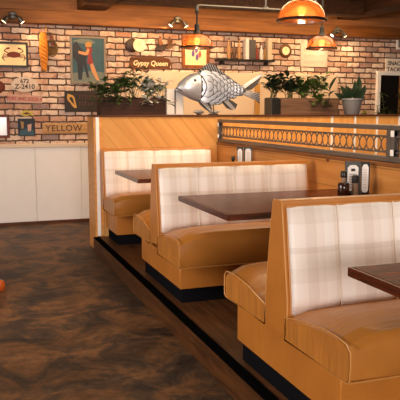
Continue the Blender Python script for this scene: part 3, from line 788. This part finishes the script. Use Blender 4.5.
def plant(name, label, cat, loc_, hgt, spread, n_stem, mat, seed, leafL=.05, leafw=.016, flower=None, per=9, group=None, droop=0):
    rnd = random.Random(seed); t = thing(name, label, cat, loc_, 0, group)
    sb, lb, fb = BM(), BM(), BM()
    for i in range(n_stem):
        a = rnd.uniform(0, 2*PI); sp = rnd.uniform(.1, 1)*spread; H = hgt*rnd.uniform(.5, 1)
        p0 = Vector((rnd.uniform(-.045, .045), rnd.uniform(-.03, .03), 0)); tip = Vector((math.cos(a)*sp, math.sin(a)*sp*.6, H))
        if droop and rnd.random() < droop: tip.z = -H*.25; tip.y = -abs(tip.y)-.12
        mid = (p0+tip)/2+Vector((0, 0, H*.22))
        pts = [p0, p0.lerp(mid, .6)+Vector((0, 0, H*.05)), mid, mid.lerp(tip, .6), tip]
        tube(sb, pts, .003, 5, r2=.0015)
        for k in range(per):
            q = .25+.75*(k+rnd.random()*.5)/per; q = min(q, .999)*4; j = int(q); pt = pts[j].lerp(pts[min(4, j+1)], q-j)
            an = rnd.uniform(0, 2*PI); d = Vector((math.cos(an), math.sin(an)*.8, rnd.uniform(-.3, .8)))
            leaf(fb if (flower and rnd.random() < flower) else lb, pt, d, leafL*rnd.uniform(.7, 1.2), leafw*rnd.uniform(.8, 1.2), Vector((0, 0, 1)))
    link('stems', sb, 'stem', t, smooth=True); link('foliage', lb, mat, t, smooth='all')
    if flower: link('flowers', fb, 'leafw', t, smooth='all')
    return t
x0, L_, h = planter('dark wooden planter box on the left end of the partition cap', 98.5, 163, 7.12, 97.5, 'plant_wood_dark')
sz = PZT+h-.026
for i, (u, hg, sp, fl, lab) in enumerate([(104, .12, .15, None, 'low trailing green plant at the left end of the left planter box'), (117, .15, .13, None, 'bushy green plant second from the left in the left planter box'),
        (133, .25, .14, None, 'tallest green plant in the middle of the left planter box'), (147,   .19, .13, .75, 'plant with white flowers in the left planter box'), (158,   .17, .15, .5, 'green and white plant at the right end of the left planter, by the fish')]):
    x, _ = ray_at(u, 97, 7.12); plant('leafy_plant', lab, 'plant', (x, 7.12, sz), hg*1.45, sp*1.35, 16, 'leaf', 10+i, .095, .025, fl, 7, 'plants in the left planter box', .15)
x0, L_, h = planter('weathered brown wooden planter box with a black end, right of the fish', 277, 334, 7.12, 98, 'plant_wood')
xb, zb = ray_at(268, 98, 7.12); xe, _ = ray_at(276, 98, 7.12)
bx = thing('black_box', 'upright black square pot butted against the left end of the right planter box', 'pot', (xb, 7.12, PZT))
b = BM(); box(b, 0, xe-xb, -.1, .1, 0, zb-PZT, .004); link('body', b, 'black', bx); link('soil', box(BM(), .008, xe-xb-.008, -.09, .09, zb-PZT-.001, zb-PZT+.004), 'soil', bx)
for i, (u, hg, sp, m, lab, L1) in enumerate([(273, .22, .13, 'leafd', 'dark green plant rising from the black square pot', .10), (289, .27, .14, 'leafd', 'tall dark green plant at the left of the right planter box', .10),
        (303, .22, .13, 'leaf', 'mid green plant in the middle of the right planter box', .10), (317, .28, .12, 'leaf2', 'lighter green plant spilling over the front of the right planter box', .10)]):
    x, _ = ray_at(u, 97, 7.12); plant('leafy_plant', lab, 'plant', (x, 7.12, sz if i else zb+.004), hg*1.22, sp*1.4, 21, m, 30+i, L1, .026, None, 7, 'plants in the right planter box', .25 if i == 3 else 0)
# big hooked leaf plant at right end of right planter
x, _ = ray_at(328, 97, 7.12); t = thing('broad_leaf_plant', 'broad dark hooked-leaf plant at the right end of the right planter box', 'plant', (x, 7.12, sz))
b = BM(); tube(b, [(0, 0, 0), (.03, 0, .1), (.01, 0, .18)], .004, 6); link('stems', b, 'stem', t, smooth=True)
b = BM()
for d, L1, w_, p in (((-1, -.2, .25), .2, .03, (.02, 0, .12)), ((.5, 0, 1), .22, .03, (.02, 0, .13)), ((.9, .1, .25), .14, .03, (.02, 0, .1)), ((-.6, .3, .9), .18, .028, (.01, 0, .16)), ((-1, .1, -.1), .2, .03, (0, 0, .07)), ((.3, -.5, .5), .12, .026, (0, 0, .06))):
    leaf(b, Vector(p), Vector(d), L1, w_*1.3, Vector((0, 0, 1)))
link('foliage', b, 'leafd', t, smooth='all')
# grey pot
xc, zt = ray_at(352, 98.5, 7.12); h = zt-PZT
pt = thing('plant_pot', 'grey flared metal pot on the partition cap, left of the dark window', 'pot', (xc, 7.12, PZT))
b = BM(); lathe(b, [(.088, 0), (.092, .004), (.128, h-.022), (.138, h-.02), (.138, h), (.128, h), (.124, h-.03)], 28); link('body', b, 'pot', pt, smooth=True)
b = BM(); lathe(b, [(.118, h-.04), (.118, h-.032)], 24); link('soil', b, 'soil', pt)
t = thing('snake_plant', 'dark upright broad-bladed plant growing in the grey pot', 'plant', (xc, 7.12, PZT+h-.031))
rnd = random.Random(3); b = BM()
for p, d, L1, w_ in [((.02, 0), (.12, 0, 1), .26, .034), ((.06, .02), (.28, .1, 1), .34, .036), ((.07, -.03), (.42, -.2, 1), .22, .03), ((-.02, .03), (-.1, .1, 1), .2, .03), ((-.07, 0), (-.5, -.1, 1), .22, .03), ((-.08, .02), (-.9, 0, .6), .18, .026), ((0, -.05), (.05, -.5, 1), .17, .03), ((.09, 0), (.9, 0, .5), .12, .024), ((-.04, -.04), (-.35, -.3, .9), .19, .028)]:
    leaf(b, Vector((p[0], p[1], 0)), Vector(d), L1, w_*1.35, Vector((0, -1, .2)))
link('blades', b, 'leafd', t, smooth='all')
x, _ = ray_at(365, 112, 7.1); plant('small_flower', 'small yellow-green flower clump between grey pot and dark window', 'plant', (x, 7.12, PZT), .05, .05, 8, 'leafy', 77, .035, .013, None, 6)

# things between fish and wall, standing on the cap behind the fish
x, z = ray_at(174, 89, 7.26); t = thing('grey_case', 'grey-white upright case behind the fish head', 'case', (x, 7.26, PZT))
link('body', box(BM(), -.10, .10, -.04, .04, 0, z-PZT, .006), 'white', t); link('divider', box(BM(), -.008, .008, -.045, -.04, .01, z-PZT-.01), 'grey', t)
for u, lab in ((199, 'small white dish with black foot under the fish belly, left one'), (214, 'small white dish with black foot under the fish belly, right one')):
    x, z = ray_at(u, 113, 7.28); t = thing('small_dish', lab, 'dish', (x, 7.28, PZT), 0, 'small dishes behind the fish')
    b = BM(); lathe(b, [(.03, 0), (.032, .012)], 16); link('foot', b, 'black', t)
    b = BM(); lathe(b, [(.03, .0125), (.07, .03), (.05, .045), (.01, .052)], 20); link('lid', b, 'white', t, smooth=True)
x, z = ray_at(257.5, 84, WY-.12); zb0 = 1.0
tag(link('wooden_post', box(BM(), -.035, .035, -.02, .02, 0, z, .004), 'gold', loc=(x, WY-.12, 0)), 'yellowish wooden upright post seen below the fish tail', 'post')

# ------------------------------------------------------------------ wall decor
def wthing(name, label, cat, u, v, group=None, off=.001):
    x, z = ray_at(u, v, WY); return thing(name, label, cat, (x, WY-off, z), 0, group)
SX = .01275; SZ = .0129
def wbox(u0, u1, v0, v1):
    x0, z1 = ray_at(u0, (v0+v1)/2, WY)[0], ray_at((u0+u1)/2, v0, WY)[1]
    x1, z0 = ray_at(u1, (v0+v1)/2, WY)[0], ray_at((u0+u1)/2, v1, WY)[1]
    return (x0+x1)/2, (z0+z1)/2, (x1-x0), (z1-z0)
def framed(name, label, cat, u0, u1, v0, v1, fw, fm, pm, depth=.03):
    cx, cz, w_, h_ = wbox(u0, u1, v0, v1)
    t = thing(name, label, cat, (cx, WY-.001, cz))
    b = BM(); a, c = w_/2, h_/2
    box(b, -a, a, -depth, 0, c-fw, c, .003, 1); box(b, -a, a, -depth, 0, -c, -c+fw, .003, 1)
    box(b, -a, -a+fw, -depth, 0, -c+fw, c-fw, .003, 1); box(b, a-fw, a, -depth, 0, -c+fw, c-fw, .003, 1)
    link('frame', b, fm, t)
    p = link('picture', box(BM(), -a+fw, a-fw, -depth*.55, 0, -c+fw, c-fw), pm, t)
    return t, p, a-fw, c-fw, -depth*.55
def blob(parent, poly, m, y, name='painted_shape'):
    return link(name, prism(BM(), poly, y-.0015, y), m, parent)
# crab
t, p, a, c, y = framed('crab_picture', 'black-framed picture of a dark red crab on cream paper, top left', 'picture', -4, 28, 42, 67.5, .028, 'picframe', 'paper')
b = BM(); ell = [(.02+.085*math.cos(k*PI/10), .0+.038*math.sin(k*PI/10)) for k in range(20)]; prism(b, ell, y-.0016, y)
def q(pts, w_):
    for (x0_, z0_), (x1_, z1_) in zip(pts, pts[1:]):
        d = Vector((x1_-x0_, z1_-z0_)); n = Vector((-d.y, d.x)).normalized()*w_
        prism(b, [(x0_+n.x, z0_+n.y), (x0_-n.x, z0_-n.y), (x1_-n.x, z1_-n.y), (x1_+n.x, z1_+n.y)], y-.0016, y)
for s in (-1, 1):
    for k in range(4): q([(.02+s*.06, -.01-.006*k), (.02+s*(.12+.01*k), .012-.018*k), (.02+s*(.145-.012*k), -.04-.014*k)], .003)
    q([(.02+s*.07, .02), (.02+s*.12, .045), (.02+s*.09, .075)], .006); q([(.02+s*.09, .075), (.02+s*.05, .082)], .011)
link('crab_print', b, 'crab', p)
# mirror and partial brown piece at the left edge
framed('wall_mirror', 'red-brown framed pale mirror cut by the left edge, just above the wainscot', 'mirror', -12, 9.5, 114.5, 138, .035, 'redwood', 'mirror')
t = wthing('life_ring_plaque', 'dark red-brown rounded wall plaque cut by the left edge', 'plaque', -2, 87)
b = BM(); lathe(b, [(.075, 0), (.08, .01), (.06, .03), (.02, .035)], 20, 0, 0, 0, 'y'); link('body', b, 'redwood', t, smooth=True)
# rope bundle
t = wthing('rope_bundle', 'thick orange braided rope bundle hanging from a hook on the brick wall', 'rope', 42.5, 33)
b = BM()
for s in range(3):
    pts = []
    for k in range(49):
        h_ = k/48; R = .022+.018*math.sin(PI*min(1, h_*1.1)); an = h_*2*PI*3.2+s*2*PI/3
        pts.append((R*math.cos(an), -.055+R*.8*math.sin(an), -.01-.47*h_))
    tube(b, pts, .0225, 8, r2=.018)
link('braid', b, 'rope', t, smooth=True)
b = BM(); tube(b, [(.045, -.03, .10), (.045, -.03, -.02), (.01, -.05, -.03)], .006, 6); link('hanging_cord', b, 'gold', t, smooth=True)
b = BM(); tube(b, [(-.05, -.02, .0), (.12, -.02, .0)], .008, 8); tube(b, [(.045, 0, .0), (.045, -.035, .0)], .006, 6); link('hook_bar', b, 'steel', t, smooth=True)
t = wthing('net_coil', 'dark coiled cord and net bundle hanging just right of the orange rope', 'rope', 51, 34)
b = BM()
for i in range(6):
    rr = .05+.006*i; cz_ = -.13-.012*i
    tube(b, [(rr*math.cos(k*PI/10)*.85, -.02-.008*i, cz_+rr*1.25*math.sin(k*PI/10)) for k in range(20)], .008, 6, True)
link('coil', b, 'roped', t, smooth=True)
b = BM(); tube(b, [(-.01, -.03, .0), (0, -.03, -.07)], .014, 8); tube(b, [(0, -.035, -.03), (.02, -.035, -.16)], .02, 8); link('cork_float', b, 'redwood', t, smooth=True)
# painting
t, p, a, c, y = framed('couple_painting', 'tall grey-framed painting of a dark-suited figure dancing with a figure in red', 'painting', 70, 105.5, 36.5, 84, .026, 'grey', 'teal')
blob(p, [(-a, -c), (a, -c), (a, -c*.55), (.2*a, -c*.5), (-a, -c*.6)], 'tealp', y-.0002)
blob(p, [(-a, c*.85), (-a*.4, c*.98), (a*.2, c*.95), (a*.5, c*.8), (-a*.1, c*.72)], 'tealp', y-.0002)
blob(p, [(-a*.95, c*.7), (-a*.7, c*.85), (-a*.45, c*.55), (-a*.1, c*.3), (-a*.05, c*.2), (-a*.15, c*.0), (-a*.02, -c*.55), (a*.05, -c*.8), (-a*.1, -c*.8), (-a*.3, -c*.2), (-a*.42, -c*.9), (-a*.65, -c*.9), (-a*.7, -c*.1), (-a*.95, c*.1)], 'suit', y-.0015)
blob(p, [(-a*.15, c*.62), (a*.02, c*.7), (a*.3, c*.5), (a*.2, c*.3), (a*.32, -c*.1), (a*.1, -c*.22), (-a*.08, -c*.12), (0, c*.15), (-a*.05, c*.3)], 'dress', y-.003)
blob(p, [(-a*.6, c*.42), (-a*.15, c*.36), (-a*.02, c*.55), (a*.1, c*.5), (0, c*.25), (-a*.2, c*.22), (-a*.6, c*.3)], 'skin', y-.0045)
blob(p, [(a*.1, -c*.2), (a*.3, -c*.12), (a*.6, -c*.75), (a*.72, -c*.95), (a*.5, -c*.9), (a*.2, -c*.5)], 'skin', y-.003)
blob(p, [(-a*.18, c*.72), (0, c*.86), (a*.25, c*.8), (a*.22, c*.62), (a*.02, c*.6), (-a*.12, c*.6)], 'hairy', y-.0045)
# oval sign
cx, cz, w_, h_ = wbox(11, 38, 77, 92)
t = thing('oval_sign', 'pale oval number plaque reading 672 Z-2410 below the crab picture', 'sign', (cx, WY-.001, cz))
bo = link('board', prism(BM(), [(w_/2*math.cos(k*PI/14), h_/2*math.sin(k*PI/14)*(1 if abs(math.cos(k*PI/14)) < .9 else .8)) for k in range(28)], -.018, 0), 'sign_w', t)
text('672', .075, 'dletter', t, (0, -.019, .042)); text('Z-2410', .085, 'dletter', t, (0, -.019, -.03))
# red lettered sign
cx, cz, w_, h_ = wbox(7, 42, 95, 103)
t = thing('red_letter_sign', 'long narrow pinkish board with faded red capitals below the oval plaque', 'sign', (cx, WY-.001, cz)); t.rotation_euler = (0, math.radians(2), 0)
link('board', box(BM(), -w_/2, w_/2, -.016, 0, -h_/2, h_/2, .004), 'sign_p', t); text('PORT AND DOCK A', .062, 'redletter', t, (0, -.017, 0), sx=.78)
# lure + poster
cx, cz, w_, h_ = wbox(20, 33, 110, 117)
t = thing('fishing_lure', 'yellow-green fish-shaped wall ornament above the small dark poster', 'ornament', (cx, WY-.001, cz))
link('body', prism(BM(), [(-w_*.5, 0), (-w_*.3, h_*.35), (0, h_*.5), (w_*.3, h_*.2), (w_*.5, h_*.4), (w_*.42, 0), (w_*.5, -h_*.4), (w_*.25, -h_*.15), (0, -h_*.4), (-w_*.3, -h_*.3)], -.025, 0), 'leafy', t)
link('stripe', prism(BM(), [(-w_*.3, .0), (0, .02), (w_*.3, 0), (0, -.015)], -.028, -.0255), 'redwood', t)
cx, cz, w_, h_ = wbox(18, 35, 118.5, 136)
t = thing('small_poster', 'small dark blue-green unframed poster beside the red-brown mirror', 'poster', (cx, WY-.001, cz)); a, c = w_/2, h_/2
p = link('panel', box(BM(), -a, a, -.012, 0, -c, c, .002), 'suit', t); y = -.0122
blob(p, [(-a*.9, -c*.9), (a*.9, -c*.9), (a*.8, -c*.3), (0, -c*.1), (-a*.8, -c*.4)], 'teal', y)
blob(p, [(-a*.7, c*.7), (-a*.3, c*.6), (-a*.35, -c*.1), (-a*.6, -c*.2)], 'bk_gold', y-.0016)
blob(p, [(a*.1, c*.3), (a*.6, c*.4), (a*.5, -c*.4), (a*.15, -c*.5)], 'sign_p', y-.0016)
# yellow sign
cx, cz, w_, h_ = wbox(42.5, 108, 123, 133.5)
t = thing('yellow_name_sign', 'long tan board reading YELLOW in dark gold capitals, running behind the partition', 'sign', (cx, WY-.001, cz))
link('board', box(BM(), -w_/2, w_/2, -.02, 0, -h_/2, h_/2, .004), 'sign_t', t); text('YELLOW', .115, 'goldd', t, (-w_/2+.035, -.021, 0), align='LEFT', sx=1.0, spacing=1.1)
b = BM()   # serifs under and over the capitals
link('lettering_rule', box(b, -w_/2+.02, w_/2-.02, -.0215, -.02, -h_/2+.008, -h_/2+.012), 'goldd', t)
# dark sign with paisley
cx, cz, w_, h_ = wbox(64.5, 104, 91, 112)
t = thing('dark_shop_sign', 'dark brown sign with a gold teardrop emblem, left of the planter box', 'sign', (cx, WY-.001, cz)); a, c = w_/2, h_/2
p = link('board', box(BM(), -a, a, -.02, 0, -c, c, .004), 'sign_d', t)
tear = [(-.17, .085), (-.20, .095), (-.225, .10), (-.235, .045), (-.22, .01), (-.19, -.02), (-.17, -.055), (-.14, -.085), (-.105, -.085), (-.115, -.05), (-.125, .0), (-.135, .05), (-.15, .075)]
e_ = blob(p, tear, 'gold', -.0205, 'emblem')
blob(e_, [(-.19, .06), (-.205, .04), (-.18, .0), (-.15, -.03), (-.135, -.06), (-.15, .02), (-.165, .055)], 'sign_d', -.0222, 'emblem_hollow')
b = BM(); rnd = random.Random(8)
for zz, hh, x_end in ((.055, .03, .2), (-.03, .026, .1)):
    x_ = -.07
    while x_ < x_end:
        w2 = rnd.choice((.022, .03)); box(b, x_, x_+.006, -.0215, -.02, zz-hh, zz+hh)
        if rnd.random() < .7: box(b, x_, x_+w2, -.0215, -.02, zz+hh-.006, zz+hh)
        x_ += w2+.012
link('faint_writing', b, 'goldd', t)
# ship clock
t = wthing('wall_clock', 'cream-faced wall clock in a deep dark case above the name board', 'clock', 136, 46)
b = BM(); lathe(b, [(.085, 0), (.09, .02), (.088, .09), (.08, .095)], 28, -.07, 0, 0, 'y'); link('case', b, 'bronze', t, smooth=True)
b = BM(); lathe(b, [(.083, .0955), (.086, .10), (.082, .106), (.0, .106)], 28, .02, 0, 0, 'y'); link('dial', b, 'face', t, smooth=True)
b = BM(); box(b, .018, .022, -.109, -.1065, 0, .055); box(b, -.02, .02, -.109, -.1065, -.002, .002); link('hand', b, 'dletter', t)
# name board
cx, cz, w_, h_ = wbox(129, 170.5, 57, 69.5); a, c = w_/2, h_/2
t = thing('name_board', 'brown arched wooden board lettered Gypsy Queen above the left plants', 'sign', (cx, WY-.001, cz))
poly = [(-a, -c*.8), (-a*.97, c*.75)]+[(a*k/10, c*(.82+.18*math.cos(k/10*PI/2))) for k in range(-9, 9)]+[(a*.93, c*.7), (a, 0), (a*.93, -c*.7)]+[(a*k/10, -c*(.85+.1*math.cos(k/10*PI/2))) for k in range(9, -10, -1)]
link('board', prism(BM(), poly, -.025, 0), 'boardb', t); text('Gypsy Queen', .095, 'face', t, (-.0, -.026, -.005), sx=.93, shear=.15)
# duck ornament
cx, cz, w_, h_ = wbox(155, 173.5, 36, 53)
for i, (dx, dz, s_, lab) in enumerate([(-.055, -.02, 1.25, 'dark brown flying duck ornament with dark belly, right of the clock'), (.075, .0, 1.05, 'upper dark brown flying duck ornament, nearer the brown-framed picture')]):
    t = thing('duck_ornament', lab, 'ornament', (cx+dx, WY-.001, cz+dz), 0, 'flying duck wall ornaments')
    bd_ = [(-.07, -.03), (-.05, .0), (-.02, .015), (.03, .01), (.075, .02), (.085, .012), (.05, -.012), (.02, -.04), (-.03, -.055), (-.06, -.045)]
    link('body', prism(BM(), [(x_*s_, z_*s_) for x_, z_ in bd_], -.035, 0), 'bronze' if i == 0 else 'brass', t)
    wg = [(-.03, .0), (-.035, .05), (-.02, .10), (-.008, .10), (.005, .05), (.025, .005)]
    link('wing', prism(BM(), [(x_*s_, z_*s_) for x_, z_ in wg], -.05, -.0352), 'boardb', t)
# poster behind lamp
t, p, a, c, y = framed('figures_picture', 'brown wooden framed print of small violet figures behind the left pendant lamp', 'picture', 181.5, 209, 34.5, 68.5, .045, 'brownf', 'paper')
for i, (fx_, fz_) in enumerate([(-.04, -.02), (.01, .03), (.06, -.03), (.02, -.07)]):
    blob(p, [(fx_-.018, fz_-.05), (fx_-.022, fz_+.0), (fx_-.01, fz_+.03), (fx_+.006, fz_+.05), (fx_+.016, fz_+.02), (fx_+.024, fz_-.02), (fx_+.01, fz_-.05)], 'purple' if i != 2 else 'redink', y-.0002)
blob(p, [(-.11, .058), (-.03, .058), (-.03, .072), (-.11, .072)], 'purple', y-.0002)
# shelf and what stands on it
sx0, sz0 = ray_at(216, 61, WY-.07); sx1, _ = ray_at(273, 62, WY-.07)
zsh = ray_at(245, 59.5, WY-.07)[1]
sh = thing('wall_shelf', 'narrow black wall shelf holding books and bottles', 'shelf', (sx0, WY-.001, zsh-.04))
link('shelf_board', box(BM(), 0, sx1-sx0, -.14, 0, .012, .04, .003), 'blackm', sh)
link('bracket', box(BM(), .08, .1, -.11, 0, -.04, .012), 'blackm', sh); link('bracket', box(BM(), sx1-sx0-.12, sx1-sx0-.1, -.11, 0, -.04, .012), 'blackm', sh)
def bk(u0, u1, vt, m, lab):
    x0_, zt_ = ray_at(u0, vt, WY-.08); x1_, _ = ray_at(u1, vt, WY-.08)
    t = thing('shelf_book', lab, 'book', ((x0_+x1_)/2, WY-.07, zsh), 0, 'books on the wall shelf'); w_ = (x1_-x0_)/2-.001; h_ = zt_-zsh
    link('cover', box(BM(), -w_, w_, -.06, .05, 0, h_, .002), m, t); link('pages', box(BM(), -w_+.004, w_-.004, -.055, .052, .004, h_+.001), 'paper', t)
def bt(u, wpx, vt, m, lab, cap='black'):
    x0_, zt_ = ray_at(u, vt, WY-.08); r = wpx*.0125/2; h_ = zt_-zsh
    t = thing('shelf_bottle', lab, 'bottle', (x0_, WY-.075, zsh), 0, 'bottles on the wall shelf')
    b = BM(); lathe(b, [(r*.9, 0), (r, .006), (r, h_*.55), (r*.45, h_*.75), (r*.4, h_*.93)], 14); link('body', b, m, t, smooth=True)
    b = BM(); lathe(b, [(r*.5, h_*.92), (r*.5, h_)], 12); link('cap', b, cap, t)
bt(229, 4.2, 38, 'bk_tan', 'tan tall bottle at the left end of the wall shelf', 'bk_brown')
bt(234.5, 3.6, 41, 'bk_brown', 'brown bottle, second from the left on the wall shelf')
bt(239.5, 4, 38.5, 'bk_tan', 'tan tall bottle left of the white book on the wall shelf', 'bk_brown')
bk(244.5, 248, 39, 'bk_white', 'tall thin white book just right of the tan bottles on the wall shelf')
bk(248.4, 254.5, 40, 'bk_grey', 'thick grey book in the middle of the wall shelf')
bt(257, 4, 45, 'bk_red', 'small red bottle right of the grey book on the wall shelf', 'bk_gold')
bt(261.5, 4.6, 44, 'bk_white', 'white bottle between red and gold ones on the wall shelf', 'bk_red')
bt(265, 2.4, 46, 'bk_gold', 'slim gold bottle beside the right-hand book on the wall shelf')
bk(267, 270.5, 38.5, 'bk_cream', 'tall cream book at the right end of the wall shelf')
# round gauge
t = wthing('round_barometer', 'small round brass barometer with glowing pale dial, right of the shelf', 'barometer', 285, 51)
b = BM(); lathe(b, [(.098, 0), (.102, .015), (.094, .03), (.066, .036), (.062, .03)], 28, 0, 0, 0, 'y'); link('brass_ring', b, 'brass', t, smooth=True)
b = BM(); lathe(b, [(.061, .0305), (.058, .033), (.0, .034)], 24, 0, 0, 0, 'y'); link('dial', b, 'face', t)
b = BM(); box(b, -.002, .002, -.037, -.0345, -.005, .045); link('needle', b, 'black', t)
# blank white sign
cx, cz, w_, h_ = wbox(300, 327, 44, 67); a, c = w_/2, h_/2
t = thing('white_plank_sign', 'square whitewashed board with faint grey lines of writing behind the right pendant', 'sign', (cx, WY-.001, cz))
link('board', box(BM(), -a, a, -.022, 0, -c, c, .004), 'sign_w', t)
b = BM(); rnd = random.Random(5)
for r_ in range(3):
    x_ = -a*.75
    while x_ < a*.7:
        w2 = rnd.uniform(.01, .022); box(b, x_, x_+.006, -.0235, -.022, c*.45-r_*.09-.02, c*.45-r_*.09+.02); box(b, x_, x_+w2, -.0235, -.022, c*.45-r_*.09+.014, c*.45-r_*.09+.02); x_ += w2+.012
link('faint_writing', b, 'sign_p', t)
# snack sign
cx, cz, w_, h_ = wbox(385, 420, 59, 74.5)
t = thing('snack_sign', 'white sign lettered SNACKS TACKLE above the dark window, cut by the right edge', 'sign', (cx, WY-.001, cz))
link('board', box(BM(), -w_/2, w_/2, -.018, 0, -h_/2, h_/2, .004), 'sign_s', t)
text('SNACKS &', .088, 'dletter', t, (-w_/2+.04, -.019, .045), align='LEFT'); text('TACKLE', .088, 'dletter', t, (-w_/2+.02, -.019, -.05), align='LEFT', sx=1.1)
framed('grey_picture', 'small white-framed grey picture at the upper right edge', 'picture', 396, 420, 36, 50, .03, 'white', 'grey')

# service window right: frame, dark recess with a plant pot behind
x0, z1 = ray_at(376, 71, WY); x1 = 7.6; z0 = 1.1
b = BM(); fw = .065
box(b, x0, x1, WY-.05, WY, z1-fw, z1, .004); box(b, x0, x0+fw, WY-.05, WY, z0, z1-fw, .004); box(b, x1-fw, x1, WY-.05, WY, z0, z1-fw, .004); box(b, x0, x1, WY-.07, WY, z0-.05, z0, .004)
wf = struct('window_4', b, 'white')
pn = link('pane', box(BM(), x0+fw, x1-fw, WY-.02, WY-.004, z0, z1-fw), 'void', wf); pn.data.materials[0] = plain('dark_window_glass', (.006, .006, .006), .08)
link('mullion', box(BM(), x0+.42, x0+.48, WY-.032, WY-.02, z0, z1-fw), 'trimwood', wf)
x, z = ray_at(392, 95, WY-.3)
t = thing('leafy_shrub', 'dim green plant standing in front of the dark window at the right edge', 'plant', (x, WY-.3, 0))
b = BM(); lathe(b, [(.12, 0), (.16, .35), (.15, .36)], 20); link('pot', b, 'void', t, smooth=True)
sb, lb = BM(), BM(); rnd = random.Random(9)
for i in range(12):
    a_ = rnd.uniform(0, 2*PI); tip = Vector((math.cos(a_)*.25, math.sin(a_)*.15, rnd.uniform(1.4, 1.9))); p0 = Vector((0, 0, .34)); mid = (p0+tip)/2+Vector((0, 0, .2)); tube(sb, [p0, mid, tip], .006, 5)
    for k in range(14):
        pt_ = mid.lerp(tip, rnd.random()); an = rnd.uniform(0, 2*PI); leaf(lb, pt_, Vector((math.cos(an), math.sin(an), rnd.uniform(-.4, .5))), .12, .03, Vector((0, 0, 1)))
link('stems', sb, 'stem', t); link('foliage', lb, 'leaf', t, smooth='all')

# ------------------------------------------------------------------ stool foot at the left edge
t = thing('pedestal_stool', 'orange-brown varnished rounded wooden foot poking in at the left edge of the floor', 'stool', (-.08, 5.45, 0))
for k in range(4):
    an = math.radians(33)+k*PI/2; c_, s_ = math.cos(an), math.sin(an)
    b = BM(); pts = [(c_*r, s_*r, z_) for r, z_ in ((.03, .16), (.12, .13), (.24, .075), (.34, .046), (.39, .042))]
    tube(b, pts, .032, 12, r2=.040); lathe(b, [(.036, 0.001), (.044, .02), (.045, .045), (.038, .075), (.02, .088)], 16, c_*.39, s_*.39)
    link('foot', b, 'orange', t, smooth=True)
b = BM(); lathe(b, [(.05, .09), (.055, .15), (.035, .22), (.03, .38), (.045, .42)], 20); link('column', b, 'orange', t, smooth=True)
b = BM(); lathe(b, [(.14, .42), (.15, .425), (.15, .45), (.14, .46)], 28); link('seat', b, 'orange', t, smooth=True)
